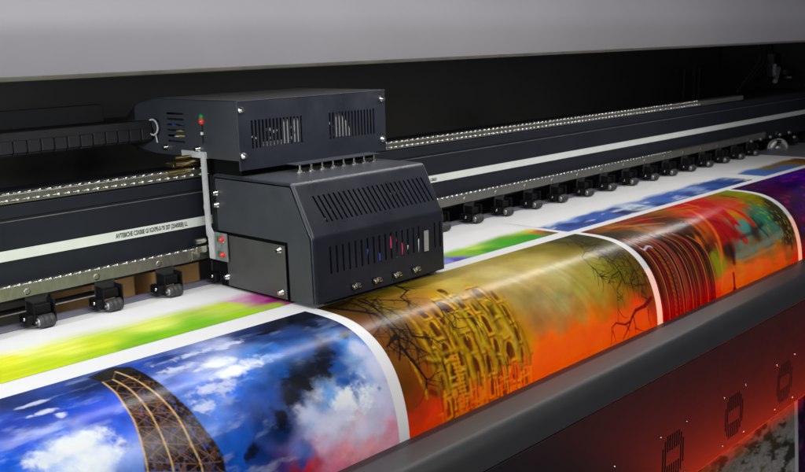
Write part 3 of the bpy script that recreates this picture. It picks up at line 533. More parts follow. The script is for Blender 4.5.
U = .0037
def paint_sky(X, S_):
    C = field(COL['p1'], X, S_, .040, 8, 3, 3.6, 7)
    lum = C.mean(-1)
    n = fbm(X * 22, S_ * 30, 21, 5, .6)
    C = C * (1 + (n - .5)[..., None] * .9 * (1 - lum[..., None] * .6))
    wis = sstep(.56, .80, fbm(X * 9 + S_ * 3, S_ * 26, 31, 5, .55)) * sstep(-.05, .06, S_ - .02) * (lum > .03) * .35
    wis = wis * np.where(X < 1.9, 1, .4)
    C = over(C, wis, (.55, .65, .85))
    def patch(lst, col, seed, f=26, thr=(.34, .66), al=.9, amp=1.2):
        nonlocal C
        A = np.zeros(X.shape)
        for (cx_, cs, rx, rs) in lst: A = np.maximum(A, np.exp(-((X - cx_) / rx) ** 2 - ((S_ - cs) / rs) ** 2))
        X3 = X + .03 * (fbm(X * 14, S_ * 14, seed + 1, 5, .6) - .5); S3 = S_ + .03 * (fbm(X * 14 + 9, S_ * 14, seed + 2, 5, .6) - .5)
        q = A * .95 + (fbm(X3 * f, S3 * f * 1.25, seed, 7, .66) - .5) * amp * np.clip(A * 3, 0, 1)
        a = sstep(thr[0], thr[1], q) * al
        c = np.array([lin(z_) for z_ in col]) * (.82 + .36 * fbm(X * f * .8, S_ * f, seed + 4, 4))[..., None]
        C = C * (1 - a[..., None]) + a[..., None] * c
    patch(PAT['dark'], (6, 10, 26), 201, 22, (.30, .95), .92, 1.9)
    patch(PAT['wisp'], (205, 212, 236), 203, 26, (.38, 1.05), .9, 2.0)
    patch(PAT['white'], (232, 238, 250), 205, 22, (.28, .95), .97, 1.6)
    patch(PAT['haze'], (206, 208, 230), 207, 16, (.25, 1.1), .8, 1.6)
    patch(PAT['blue'], (30, 84, 160), 209, 24, (.36, .95), .8, 1.8)
    # tower
    poly = LIN['tow_poly'][0][1]
    ins = inpoly(X, S_, poly)
    D = np.full(X.shape, 9.)
    for k in range(len(poly)):
        d, _ = seg_dist(X, S_, poly[k], poly[(k + 1) % len(poly)]); D = np.minimum(D, d)
    tx = fbm(X * 90, S_ * 70, 77, 4, .6)[..., None]; dark = np.array((lin(24), lin(18), lin(20))) * (1 - sstep(.45, .65, tx)) + np.array((lin(86), lin(60), lin(48))) * sstep(.45, .65, tx) * sstep(.10, .30, S_)[..., None]
    a = np.where(ins, np.clip(D / .006 + .4, 0, 1), np.clip(.35 - D / .008, 0, 1))
    see = sstep(.60, .72, fbm(X * 110, S_ * 80, 12, 3)) * sstep(.15, .3, S_) * .35
    C = C * (1 - (a * (1 - see))[..., None]) + dark * (a * (1 - see))[..., None]
    for w, p in LIN['tow_brace']: stroke(C, X, S_, p, w * U * .75, (150, 106, 76), .7, .0016)
    for w, p in LIN['tow_gold']: stroke(C, X, S_, p, w * U * .8, (216, 180, 126), .92, .0018)
    rnd = random.Random(5)
    for i in range(520):   # rivet-fine lattice inside the tower
        x = rnd.uniform(1.25, 1.75); s = rnd.uniform(.08, .62)
        if inpoly(np.array([[x]]), np.array([[s]]), poly)[0, 0]:
            q = rnd.choice((-1, 1)); stroke(C, X, S_, [(x, s), (x + q * rnd.uniform(.008, .02), s + rnd.uniform(.012, .03))], .6 * U, rnd.choice(((150, 100, 66), (96, 60, 44), (20, 16, 18))), .6, .0014)
    stroke(C, X, S_, [(1.40 , .045), (1.46, .035), (1.53, .05)], 2 * U, (180, 180, 180), .0, .002)
    return C
PAL = [  # x, s top, width, colour
 (2.545, .30, .050, (196, 150, 20)), (2.60, .36, .030, (120, 70, 14)), (2.645, .25, .036, (196, 156, 26)), (2.705, .30, .052, (202, 160, 26)),
 (2.765, .36, .020, (190, 140, 24)), (2.80, .22, .022, (200, 160, 40)), (2.86, .17, .065, (214, 184, 34)), (2.925, .20, .030, (206, 176, 50)), (2.975, .26, .040, (216, 186, 60)),
 (3.035, .23, .042, (204, 166, 50)), (3.095, .33, .030, (196, 150, 50)), (3.00, .40, .022, (210, 170, 46))]
def paint_palace(X, S_):
    C = field(COL['p2'], X, S_, .022, 8, 13, 3.4, 5)
    n = fbm(X * 10, S_ * 16, 41, 5, .6); C = C * (1 + (n - .5)[..., None] * .55)
    # slanting streaks of light in the mist
    st = fbm((X - S_ * .35) * 40, S_ * 2.5, 51, 3); reg = sstep(3.1, 3.3, X) * sstep(4.0, 3.7, X) * sstep(.15, .3, S_) * sstep(.62, .5, S_)
    C = C * (1 + (reg * (st - .5) * .28)[..., None])
    # palace facade: each traced member is a dark edge, a lit body and a lit crest
    rnd = random.Random(11)
    reg = sstep(2.50, 2.60, X) * sstep(3.12, 3.02, X) * sstep(.20, .34, S_)
    n = fbm(X * 46, S_ * 12, 61, 4, .6); C = over(C, reg * .35, (lin(168), lin(120), lin(22))); C = over(C, reg * sstep(.45, .66, n) * .7, (lin(84), lin(36), lin(10)))
    C = over(C, reg * sstep(.52, .70, fbm(X * 60, S_ * 16, 67, 4, .6)) * .6, (lin(190), lin(140), lin(20)))
    # tiers of niches between pilasters, each bay with its own dome
    wx_ = X + .016 * (fbm(X * 16, S_ * 16, 401, 3) - .5); ws_ = S_ + .016 * (fbm(X * 16 + 5, S_ * 16, 403, 3) - .5)
    aa = (wx_ - .10 * np.clip(.46 - ws_, 0, .4) - 2.525) / .59
    wd = np.array([0, .10, .22, .30, .46, .58, .68, .84, .92, 1.0]); bi = np.clip(np.searchsorted(wd, aa) - 1, 0, 8)
    fa_ = np.clip((aa - wd[bi]) / (wd[bi + 1] - wd[bi]), 0, 1)
    bs = ws_ + .030 * np.sin(bi * 2.3)
    td = np.array([.10, .27, .355, .455, .545, .64, .73, .86]); ti = np.clip(np.searchsorted(td, bs) - 1, 0, 6); ft = np.clip((bs - td[ti]) / (td[ti + 1] - td[ti]), 0, 1)
    tops = np.array([.36, .27, .31, .22, .17, .26, .20, .29, .33])[bi]
    ins_ = (aa > 0) & (aa < 1) & (S_ > tops + .07 * (np.abs(fa_ - .5) * 2) ** 2.5)
    key = np.sin(bi * 12.9 + ti * 78.2) * 43758.5; key = key - np.floor(key)
    body = np.array([lin(192), lin(140), lin(28)]) * (.55 + .75 * (1 - np.abs(fa_ - .4) ** 1.5 * 1.8))[..., None] * (.75 + .5 * key)[..., None]
    arch = np.abs(fa_ - .5) < .25 * np.sqrt(np.clip(1 - (np.clip(.42 - ft, 0, 1) / .34) ** 2, 0, 1))
    arch &= (ft > .08) & (ft < .84) & (key > .12)
    rim = (np.abs(fa_ - .5) < .36 * np.sqrt(np.clip(1 - (np.clip(.42 - ft, 0, 1) / .42) ** 2, 0, 1))) & (ft < .88) & ~arch
    body = np.where(rim[..., None], np.array([lin(220), lin(178), lin(66)]) * (.7 + .4 * key)[..., None], body)
    nic = np.array([lin(92), lin(40), lin(10)]) * (.5 + 1.3 * (fa_ > .52) * ft)[..., None]
    body = np.where(arch[..., None], nic, body)
    body = np.where(((ft > .90) & (ft < .96))[..., None], np.array([lin(230), lin(188), lin(78)]), body)
    body = np.where(((ft >= .96) | (ft < .04))[..., None], np.array([lin(64), lin(28), lin(8)]), body)
    body = np.where(((fa_ < .06) | (fa_ > .95))[..., None], np.array([lin(70), lin(30), lin(8)]), body)
    body = body * (.62 + .76 * fbm(X * 50, S_ * 30, 407, 4, .6))[..., None]
    al = ins_ * .86 * sstep(.98, .90, aa) * sstep(-.0, .06, aa) * (.75 + .25 * sstep(3.1, 2.9, X))
    C = C * (1 - al[..., None]) + body * al[..., None]
    for w, c, p in PALS:
        w = w * .0034
        dk = tuple(int(q * .30) for q in c)
        stroke(C, X, S_, [(q[0] + w * .28, q[1] + .004) for q in p], w * 1.25, dk, .42, .006)
        stroke(C, X, S_, p, w * .92, c, .40, .007)
        if sum(c) > 240:
            stroke(C, X, S_, [(q[0] - w * .16, q[1]) for q in p], w * .30, tuple(min(255, int(q * 1.10) + 8) for q in c), .25, .008)
            # broken mouldings, niches and joints along the member
            for k in range(1):
                i = rnd.randrange(len(p) - 1); t_ = rnd.random(); x = p[i][0] + (p[i + 1][0] - p[i][0]) * t_; s = p[i][1] + (p[i + 1][1] - p[i][1]) * t_
                if rnd.random() < .10:
                    stroke(C, X, S_, [(x - w * .5, s), (x, s + .007), (x + w * .5, s + .004)], .006, tuple(int(q * .45) for q in c), .6, .003)
                    stroke(C, X, S_, [(x - w * .5, s - .008), (x, s - .001), (x + w * .5, s - .004)], .006, tuple(min(255, int(q * 1.2)) for q in c), .5, .003)
                else:
                    h = rnd.uniform(.02, .05); o_ = rnd.uniform(-.15, .2) * w
                    stroke(C, X, S_, [(x + o_, s), (x + o_ - .003, s + h)], w * .3, tuple(int(q * .4) for q in c), .7, .004)
    i0, i1 = np.searchsorted(X[0], [2.48, 3.16]); B = C[:, i0:i1]
    for k in range(2):
        B = (np.roll(B, 1, 0) + 2 * B + np.roll(B, -1, 0)) / 4; B = (np.roll(B, 1, 1) + 2 * B + np.roll(B, -1, 1)) / 4
    C[:, i0 + 3:i1 - 3] = B[:, 3:-3]
    # small gaps, ledges and statues between the members
    for i in range(70):
        x = rnd.uniform(2.54, 3.10); s = rnd.uniform(.26, .66); c = rnd.choice(((66, 26, 8), (90, 44, 12), (226, 192, 70), (120, 70, 14), (204, 160, 40)))
        if rnd.random() < .6: q = [(x, s), (x - .004, s + rnd.uniform(.012, .045))]
        else: q = [(x, s), (x + rnd.uniform(.008, .03), s + rnd.uniform(-.006, .006))]
        stroke(C, X, S_, q, rnd.uniform(.003, .009), c, rnd.uniform(.35, .8), .003)
    for i in range(15): stroke(C, X, S_, [(2.628, .50 + i * .0155), (2.668, .503 + i * .0155)], .006, (226, 150, 40), .8, .003)
    # chopped shafts of colour low in the facade
    for i in range(150):
        x = rnd.uniform(2.50, 3.12); s = rnd.uniform(.60, .80); l = rnd.uniform(.02, .09)
        c = rnd.choice(((230, 120, 20), (190, 50, 8), (120, 30, 8), (240, 150, 40), (226, 80, 10), (206, 120, 20)))
        stroke(C, X, S_, [(x, s), (x - .003, s + l)], rnd.uniform(.004, .013), c, .7, .004)
    for i in range(60):
        x = rnd.uniform(2.50, 3.10); s = rnd.uniform(.64, .80)
        stroke(C, X, S_, [(x, s), (x + rnd.uniform(.02, .05), s)], .005, (250, 150, 40), .5, .003)
    # heater's orange light painted into the lower part of the picture
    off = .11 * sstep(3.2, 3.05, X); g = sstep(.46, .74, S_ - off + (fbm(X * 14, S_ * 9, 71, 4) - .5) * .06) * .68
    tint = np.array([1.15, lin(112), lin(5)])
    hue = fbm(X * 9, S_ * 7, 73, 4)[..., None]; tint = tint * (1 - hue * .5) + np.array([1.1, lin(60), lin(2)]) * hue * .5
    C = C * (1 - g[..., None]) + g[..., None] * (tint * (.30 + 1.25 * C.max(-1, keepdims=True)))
    rnd = random.Random(3)
    for w, p in LIN['br2']:
        stroke(C, X, S_, p, w * U * (2.0 if p[0][0] < 3.2 else 1.35), (20, 11, 10) if p[0][0] < 3.2 else (40, 28, 12), .95, .0028, True)
        # twigs
        for k in range(int(5 + w * 2)):
            i = rnd.randrange(len(p) - 1); t = rnd.random(); a = (p[i][0] + (p[i + 1][0] - p[i][0]) * t, p[i][1] + (p[i + 1][1] - p[i][1]) * t)
            an = rnd.uniform(-.6, 2.4); q = [a]; l = rnd.uniform(.012, .035)
            for z_ in range(4):
                an += rnd.uniform(-.5, .5); q.append((q[-1][0] + math.cos(an) * l, q[-1][1] + math.sin(an) * l))
            stroke(C, X, S_, q, 1.2 * U, (36, 20, 12), .75, .0020, True)
    for k in range(46):   # hanging twigs by the right edge of the picture
        x = rnd.uniform(3.86, 4.12); s = rnd.uniform(.18, .36); q = [(x, s)]; an = rnd.uniform(1.2, 1.9)
        for z_ in range(6): an += rnd.uniform(-.35, .35); q.append((q[-1][0] + math.cos(an) * .025, q[-1][1] + math.sin(an) * .03))
        stroke(C, X, S_, q, .8 * U, (58, 44, 12), .55, .0022, True)
    for w, p in LIN['root2']: stroke(C, X, S_, p, w * U * 1.5, (104, 10, 5), .95, .003, True)
    return C
def paint_temple(X, S_):
    C = field(COL['p3'], X, S_, .020, 7, 23, 4, 4)
    n = fbm(X * 9, S_ * 20, 43, 4, .6); C = C * (1 + (n - .5)[..., None] * .4)
    n = fbm((X + S_ * 1.2) * 5, (S_ - X * .1) * 60, 44, 3); reg = sstep(4.85, 4.95, X) * sstep(.52, .6, S_)
    C = C * (1 + (reg * (n - .5) * .5)[..., None])
    rnd = random.Random(21)
    cols = [(40, 18, 16), (90, 34, 18), (140, 70, 34), (60, 16, 20), (140, 30, 34), (34, 14, 14), (170, 88, 36), (30, 12, 12), (110, 22, 30), (150, 70, 60), (60, 14, 24), (120, 30, 40), (176, 90, 70), (90, 20, 30), (46, 12, 18), (140, 60, 40)]
    x = 4.20; i = 0
    while x < 4.76:
        w = rnd.uniform(.010, .034); c = cols[i % len(cols)]; i += 1
        st_ = .24 + .10 * (x - 4.2) / .5 + rnd.uniform(-.02, .02)
        pts = [(x - .06 * (1 if x > 4.3 else .4), st_ - .02), (x - .012, st_ + .05), (x, st_ + .12), (x + .004, .86)]
        stroke(C, X, S_, pts, w * 1.05, tuple(int(q * .72) for q in c), .90, .004)
        if rnd.random() < .6:
            stroke(C, X, S_, [(a + w * .5, b) for a, b in pts], .005, (206, 150, 100), .75, .002)
        if x > 4.3 and rnd.random() < .3:
            s = st_
            while s < .84:
                stroke(C, X, S_, [(x - w * .3, s), (x + w * .3, s + .012)], .005, (206, 120, 50), .45, .002); s += .024
        x += w
    for (a, b, c, w) in (((4.03 + .3, .10), (4.62, .12), (60, 45, 15), .014), ((4.62, .02), (5.0, .10), (110, 95, 20), .018), ((4.9, .02), (5.25, .12), (200, 120, 30), .012), ((5.0, .10), (5.3, .22), (210, 110, 50), .012), ((4.45, .12), (4.7, .20), (190, 140, 90), .01), ((4.9, .2), (5.1, .33), (90, 10, 10), .03), ((5.0, .17), (5.2, .30), (200, 40, 24), .02), ((4.5, .05), (4.85, .13), (210, 100, 60), .010), ((4.3, .10), (4.6, .19), (150, 40, 30), .014)):
        stroke(C, X, S_, [a, ((a[0] + b[0]) / 2, (a[1] + b[1]) / 2 - .012), b], w, c, .7, .008)
    for w, c, p in SHP3: stroke(C, X, S_, p, w * (.0036 if c[2] > 90 else .0052), c, .78, .010)
    stroke(C, X, S_, [(4.24, .33), (4.255, .345), (4.30, .33), (4.325, .335), (4.33, .345)], .010, (200, 190, 200), .9, .003)
    # seated figure
    for (a, b, w) in (((4.985, .665), (4.985, .74), .022), ((4.985, .64), (4.986, .655), .022), ((4.95, .765), (5.02, .765), .03), ((4.935, .785), (5.035, .785), .022), ((4.975, .72), (4.955, .76), .016), ((4.995, .72), (5.015, .76), .016)):
        stroke(C, X, S_, [a, b], w, (120, 14, 10), .95, .004)
    for i in range(70):
        x = rnd.uniform(5.55, 5.88); s = rnd.uniform(.2, .6); stroke(C, X, S_, [(x, s), (x + .006, s + .012)], .008, (170, 180, 20), .5, .003)
    g = sstep(.56, .70, S_) * .55 * sstep(4.9, 4.72, X)  # red heater light painted into the lower left of the picture
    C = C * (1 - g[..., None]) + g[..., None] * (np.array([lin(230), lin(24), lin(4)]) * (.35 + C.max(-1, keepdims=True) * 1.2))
    return C
def paint_purple(X, S_):
    C = field(COL['p4'], X, S_, .04, 5, 33, 3, 5)
    n = fbm(X * 8, S_ * 14, 47, 5, .6); C = C * (1 + (n - .5)[..., None] * 1.3)
    rnd = random.Random(31)
    for i in range(120):
        x = rnd.uniform(5.95, 7.6); s = rnd.uniform(0, .75); c = rnd.choice(((170, 20, 110), (120, 20, 150), (200, 40, 90), (90, 30, 190), (180, 60, 40)))
        stroke(C, X, S_, [(x, s), (x + rnd.uniform(.01, .06), s + rnd.uniform(-.005, .015))], rnd.uniform(.006, .02), c, .38, .012)
    return C
WH = np.array([.80, .80, .80])
def strip(key, x0, x1, sf_, seed, hard=.03):
    """a picture still being printed: its upper edge fades into bare media"""
    def f(X, S_):
        C = field(COL[key], X, S_, .030, 8, seed, 3.6, 5)
        if key == 'b1':
            wsp = sstep(.55, .72, fbm(X * 6 + S_ * 6, S_ * 22, 311, 5, .55)); C = over(C, wsp * .65, (.62, .68, .80))
            C = over(C, sstep(.55, .7, fbm(X * 7, S_ * 16, 313, 4)) * .6, (.008, .02, .09))
        n = fbm(X * 4, S_ * 60, seed + 3, 4, .6); C = C * (1 + (n - .5)[..., None] * .35)
        edge = sf_(X) + (fbm(X * 5 + S_ * 4, S_ * 9, seed + 9, 4) - .5) * .07
        a = sstep(edge - hard, edge + hard, S_)
        return WH * (1 - a[..., None]) + a[..., None] * C
    return f
def paint_brush(X, S_):
    n = fbm((X + S_ * .8) * 4.5, (S_ - X * .35) * 20, 91, 6, .58); m_ = fbm((X + S_) * 5, S_ * 9, 95, 4)
    a = sstep(.50, .60, n * .6 + m_ * .4)
    C = np.ones(X.shape + (3,)) * np.array([.50, .48, .45]) * (.6 + .8 * fbm(X * 40, S_ * 90, 97, 3))[..., None]
    C = over(C, sstep(.55, .70, fbm(X * 12, S_ * 30, 99, 4)), (.22, .25, .10))
    C = over(C, a * .92, (.03, .03, .018))
    top = sstep(1.92, 1.50, S_ + (fbm(X * 6, S_ * 6, 88, 3) - .5) * .2) * .85
    C = over(C, top, (.46, .24, .06)); C = over(C, a * top * .8, (.06, .03, .01))
    return C
def paint_violet(X, S_):
    n = fbm(X * 12, S_ * 12, 103, 5, .6)
    C = np.ones(X.shape + (3,)) * np.array([.03, .008, .05]); C = over(C, sstep(.5, .7, n), (.22, .02, .16)); return over(C, sstep(.62, .75, fbm(X * 9, S_ * 20, 107, 4)), (.02, .04, .10))

def punch(fn, sat=1.22, gain=1.18, gam=1.10):
    def f(X, S_):
        C = np.clip(fn(X, S_), 0, 1.2) ** gam * gain
        l = (C * np.array([.25, .6, .15])).sum(-1, keepdims=True)
        return np.clip(l + (C - l) * sat, 0, .95)
    return f
BAN = empty('printed_banner', (4, 2.73, 0), 'wide glossy white sheet of colourful pictures draped over the printer front', 'banner')
sheet_mesh('media_sheet', -.6, 7.80, float(sf[0]), 2.40, .2, .012, 0, None, 'paper', BAN)
def pic(x0, x1, s0, s1, dx, ds, fn, label, m='print'):
    tag(sheet_mesh('printed_picture', x0, x1, s0, s1, dx, ds, .0012, fn, m, BAN), label)
pic(.40, 2.284, 0, .86, .0030, .0030, punch(paint_sky, 1.03, 1.12, 1.06), 'blue cloudy sky with a lattice tower')
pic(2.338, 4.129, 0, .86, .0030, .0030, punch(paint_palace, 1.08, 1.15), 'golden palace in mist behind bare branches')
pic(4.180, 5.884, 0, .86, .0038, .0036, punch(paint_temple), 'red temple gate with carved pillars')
pic(5.940, 7.70, 0, .86, .007, .006, punch(paint_purple), 'dark purple speckled picture')
Y2S = lambda y: 2.73 - y
pic(-.3, 2.40, Y2S(3.32), Y2S(2.86), .006, .005, strip('g1', -.3, 2.4, lambda X: -.44 + .06 * sstep(.9, 2.3, X), 61, .06), 'lime green picture with a pink flower, still printing', 'print_far')
pic(2.44, 4.106, Y2S(3.20), Y2S(2.815), .006, .005, strip('g2', 2.4, 4.1, lambda X: -.245 - .02 * sstep(3.2, 4.1, X) + .0 * X, 63, .035), 'green meadow picture, still printing', 'print_far')
pic(4.156, 6.42, Y2S(3.20), Y2S(2.79), .006, .005, strip('b1', 4.1, 6.4, lambda X: -.25 - .03 * sstep(4.3, 5.2, X), 65, .03), 'deep blue picture with white wisps, still printing', 'print_far')
pic(6.62, 7.70, Y2S(3.10), Y2S(2.79), .008, .006, strip('b3', 6.7, 7.7, lambda X: -.28 + .0 * X, 67, .03), 'pale blue and brown picture at the far end', 'print_far')
pic(4.180, 5.884, 1.0, 2.38, .008, .006, paint_brush, 'grey and olive brushwork hanging below the apron')
pic(5.940, 7.70, 1.0, 2.38, .012, .010, paint_violet, 'violet picture hanging below the apron')

# ------------------------------------------------------------------ the print carriage
K = empty('print_carriage', (2.7, 3.0, .02), 'navy print head carriage with slotted covers riding over the printed sheet', 'print carriage')
xL, xR = 2.321, 3.075
# lower cover: profile rolled over from the back edge to the front hem
lp = arc_round([(3.335, .245), (3.335, .484), (2.818, .484), (2.709, .277), (2.705, .022)], [.012, .030, .045], 9)
lc = cum(lp); fl = profmap(lp, lc)
# arc positions on the slope and the lower front
def varc(y, z):
    best = None
    for k in range(len(lp) - 1):
        for t in range(41):
            q = lp[k].lerp(lp[k + 1], t / 40); e = (q[0] - y) ** 2 + (q[1] - z) ** 2
            if best is None or e < best[0]: best = (e, lc[k] + (lc[k + 1] - lc[k]) * t / 40)
    return best[1]
va, vb_ = varc(2.789, .428), varc(2.7345, .326); vc, vd = varc(2.708, .236), varc(2.706, .125)
sl = []
n = 24
for i in range(n):
    u = 2.395 + i * (3.012 - 2.395) / (n - 1); sl.append((u, u + .0095, va, vb_))
n = 20
low_u = []
for i in range(n):
    u = 2.401 + i * (3.040 - 2.401) / (n - 1); low_u.append(u)
    if 15.5 < i < 17.5: continue
    sl.append((u + .002, u + .0105, vc, vd))
nrm = fl(lc[-2] * .5)[1]; SGL = 1
rr = .012
def lm_(u, v, d):
    p, nn_ = fl(v)
    # inward offset
    e = 0; x = u
    if u < xL + rr:
        t = (u - xL) / rr; ang = t * PI / 2; x = xL + rr * (1 - math.cos(ang)); e = rr * (1 - math.sin(ang))
    elif u > xR - rr:
        t = (xR - u) / rr; ang = t * PI / 2; x = xR - rr * (1 - math.cos(ang)); e = rr * (1 - math.sin(ang))
    w = sstep(xL + rr, xL + .06, u) * sstep(xR - rr, xR - .04, u)
    if va - 1e-6 <= v <= vb_ + 1e-6: x = u + w * ((v - va) / (vb_ - va) * .024)
    elif vb_ < v <= vb_ + .03: x = u + w * .024 * (1 - (v - vb_) / .03)
    return (x, p[0] + nn_[0] * (d + e) * SGI, p[1] + nn_[1] * (d + e) * SGI)
pmid, nmid = fl(vc + .02); SGI = 1 if nmid[0] > 0 else -1
mb = MB()
eu = [xL + rr * k / 5 for k in range(6)] + [xR - rr * k / 5 for k in range(6)] + [xL + .06, xR - .04]
panel(mb, lm_, (xL, xR), (0, lc[-1]), sl, .005, False, eu, [q for q in lc] + [vb_ + .03])
cover = mb.build('lower_cover', 'navy', K)
tag(cover, 'sloping navy cover with two rows of slots')
# side cap with the notch for the access plate
cap = [lm_(xL, v, 0) for v in lc]
cap_yz = [(c[1], c[2]) for c in cap] + [(2.858, .012), (2.860, .247)]
mb = MB(); n = len(cap_yz)
mb.add([(xL, y, z) for y, z in cap_yz] + [(xL + .006, y, z) for y, z in cap_yz], [tuple(range(n)), tuple(range(2 * n - 1, n - 1, -1))] + [(i, (i + 1) % n, n + (i + 1) % n, n + i) for i in range(n)])
mb.build('side_panel', 'navy_lit', cover)
cap2 = [(2.705, .022), (2.709, .277), (2.818, .475), (3.33, .475), (3.33, .022)]
mb = MB(); n = 5; mb.add([(xR - .001, y + .01 if y < 3 else y, z) for y, z in cap2], [tuple(range(n))]); mb.build('side_panel', 'navy', cover)
# interior
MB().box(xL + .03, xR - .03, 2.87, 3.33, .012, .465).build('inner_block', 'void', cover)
MB().box(2.36, 3.05, 2.735, 3.30, .008, .021, .002).build('base_plate', 'black', K)
plate = MB().box(2.317, 2.323, 2.876, 3.262, .014, .232, .002).build('access_plate', 'black_plate', K)
tag(plate, 'charcoal access plate on the side of the carriage')
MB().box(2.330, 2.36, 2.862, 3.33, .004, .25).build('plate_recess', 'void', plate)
for y, z in ((2.905, .212), (2.905, .040), (3.262, .208), (3.262, .052)):
    o = screw('screw', (2.317, y, z), (-1, 0, 0), .0085, plate, .012, 'chrome')
# innards seen through the slots
rnd = random.Random(8)
guts = [(2.53, .13, .19, 'white_plastic'), (2.60, .14, .19, 'blue_plastic'), (2.75, .17, .22, 'red_plastic'), (2.79, .19, .225, 'red_plastic'), (2.82, .13, .18, 'red_plastic'), (2.775, .125, .16, 'white_plastic'),
        (2.835, .125, .165, 'white_plastic'), (2.90, .15, .215, 'blue_plastic'), (2.91, .125, .18, 'white_plastic'), (2.97, .16, .2, 'yellow_plastic'), (2.47, .13, .17, 'blue_plastic'), (2.68, .13, .16, 'blue_plastic')]
for x, za, zb, m_ in guts:
    m_ = {'red_plastic': 'pink_glow', 'blue_plastic': 'blue_glow', 'white_plastic': 'white_glow'}.get(m_, m_)  # coloured bits given a glow so they show through the slots
    MB().cyl((x, 2.716, za), (x + rnd.uniform(-.012, .012), 2.716, zb), .006, n=8).build('wire', m_, cover)
for x, y, z in ((2.47, 2.768, .36), (2.53, 2.775, .37), (2.83, 2.79, .375), (2.86, 2.79, .378), (2.89, 2.79, .378), (2.43, 2.765, .33), (2.56, 2.78, .38)):
    MB().box(x, x + .022, y, y + .01, z, z + .006, .001).build('connector_pin', 'bracket', cover)
# white label between the slots
MB().box(2.938, 2.966, 2.7005, 2.7035, .122, .212, .0012).build('status_label', 'label', cover)
# latches along the hem
for x in (2.527, 2.646, 2.763, 2.880):
    l = MB(); l.box(x - .022, x + .022, 2.700, 2.7045, .046, .068, .0015)
    l = l.build('latch', 'black', cover)
    k = MB(); k.cyl((x - .013, 2.700, .052), (x - .013, 2.690, .052), .0065, n=12); k.cyl((x + .014, 2.700, .062), (x + .014, 2.692, .062), .0055, n=12)
    k.box(x - .006, x + .02, 2.692, 2.700, .055, .059, .001); k.box(x - .004, x + .004, 2.690, 2.700, .050, .070, .001)
    k.box(x + .012, x + .026, 2.692, 2.699, .048, .053, .001)
    k.box(x - .022, x - .004, 2.694, 2.700, .058, .066, .001)
    k.build('latch_lever', 'chrome', l)
# upper box
ux0, ux1, uy0 = 2.304, 3.140, 3.112
ub = MB()
s1 = []
for i in range(15):
    u = 2.374 + i * (2.634 - 2.374) / 14; s1.append((u - .004, u + .0055, .597, .711))
for i in range(15):
    u = 2.797 + i * (3.064 - 2.797) / 14; s1.append((u - .004, u + .0055, .597, .711))
panel(ub, lambda u, v, d: (u, uy0 + d, v), (ux0, ux1), (.513, .789), s1, .005)
ub.cyl((ux0 + .001, uy0 + .001, .513), (ux0 + .001, uy0 + .001, .791), .0034, n=8)
ub.cyl((ux0, uy0 + .001, .7905), (ux1, uy0 + .001, .7905), .0034, n=8)
front = ub.build('front_panel', 'navy', K)
tag(front, 'upright navy front with two slotted grilles')
sb = MB()
s2 = [(3.490, 3.618, .607 + k * .0238, .607 + k * .0238 + .0085) for k in range(6)] + [(3.352, 3.362, .612, .70)]
def sm_(u, v, d):
    return (ux0 - .0005 + d, u, v)
panel(sb, sm_, (uy0 + .0055, 3.72), (.552, .789), s2, .005)
n_ = [(3.72, .552), (3.72, .789), (3.86, .760), (3.95, .70), (3.95, .58)]
sb.add([(ux0, y, z) for y, z in n_] + [(ux0 + .005, y, z) for y, z in n_], [tuple(range(5)), tuple(range(9, 4, -1))])
side = sb.build('side_panel', 'navy_lit', K)
tag(side, 'navy side, colour lifted as if lit, with short cable slots')
tb = MB(); tb.add([(x, y, z) for x in (ux0 - .001, ux1 + .001) for y, z in ((uy0 - .001, .789), (uy0 - .001, .793), (3.72, .793), (3.86, .764), (3.95, .704), (3.95, .70), (3.86, .76), (3.72, .789))],
       [tuple(range(8)), tuple(range(15, 7, -1))] + [(i, (i + 1) % 8, 8 + (i + 1) % 8, 8 + i) for i in range(8)])
tb.build('top_panel', 'navy', K)
MB().box(ux0 + .01, ux1 - .006, 3.2, 3.9, .553, .62).build('floor_panel', 'black', K)
MB().box(ux1 - .004, ux1, uy0 + .006, 3.9, .553, .788).build('side_panel', 'navy', K)
for x, z in ((2.322, .756), (2.323, .572), (3.118, .753), (3.117, .569)):
    screw('screw', (x, uy0, z), (0, -1, 0), .0085, front, .012, 'chrome')
for y, z in ((3.635, .582), (3.393, .587)):
    screw('screw', (ux0, y, z), (-1, 0, 0), .009, side, .014, 'chrome')
# boards and fins glimpsed through the upper grilles
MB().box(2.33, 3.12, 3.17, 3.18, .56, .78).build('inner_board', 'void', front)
for i in range(6):
    MB().box(2.440 + i * .0186, 2.449 + i * .0186, 3.125, 3.14, .598, .616).build('terminal', 'white_plastic', front)
MB().box(2.545, 2.585, 3.130, 3.135, .60, .70).build('heat_sink', 'white_plastic', front)
MB().box(2.608, 2.634, 3.130, 3.135, .60, .70).build('heat_sink', 'white_plastic', front)
for x, z, w_ in ((2.378, .64, .006), (2.384, .625, .01), (2.392, .632, .008), (2.46, .66, .012), (2.48, .65, .012), (2.50, .655, .008), (2.475, .625, .01), (2.515, .67, .01), (2.59, .66, .01), (2.60, .645, .01), (2.585, .615, .012), (2.81, .64, .012), (2.80, .66, .01), (2.815, .62, .01), (2.83, .605, .012), (2.80, .60, .01)):
    MB().box(x, x + w_ * 1.5, 3.122, 3.13, z, z + w_, .001).build('component', 'white_plastic' if rnd.random() < .6 else 'steel', front)
fin = MB(); fin.add([(2.845, 3.135, .600), (2.945, 3.135, .600), (2.925, 3.135, .655), (2.885, 3.135, .70), (2.855, 3.135, .712), (2.845, 3.135, .712)] + [(2.845, 3.14, .600), (2.945, 3.14, .600), (2.925, 3.14, .655), (2.885, 3.14, .70), (2.855, 3.14, .712), (2.845, 3.14, .712)], [tuple(range(6)), tuple(range(11, 5, -1))] + [(i, (i + 1) % 6, 6 + (i + 1) % 6, 6 + i) for i in range(6)])
fin.build('heat_sink', 'white_plastic', front)
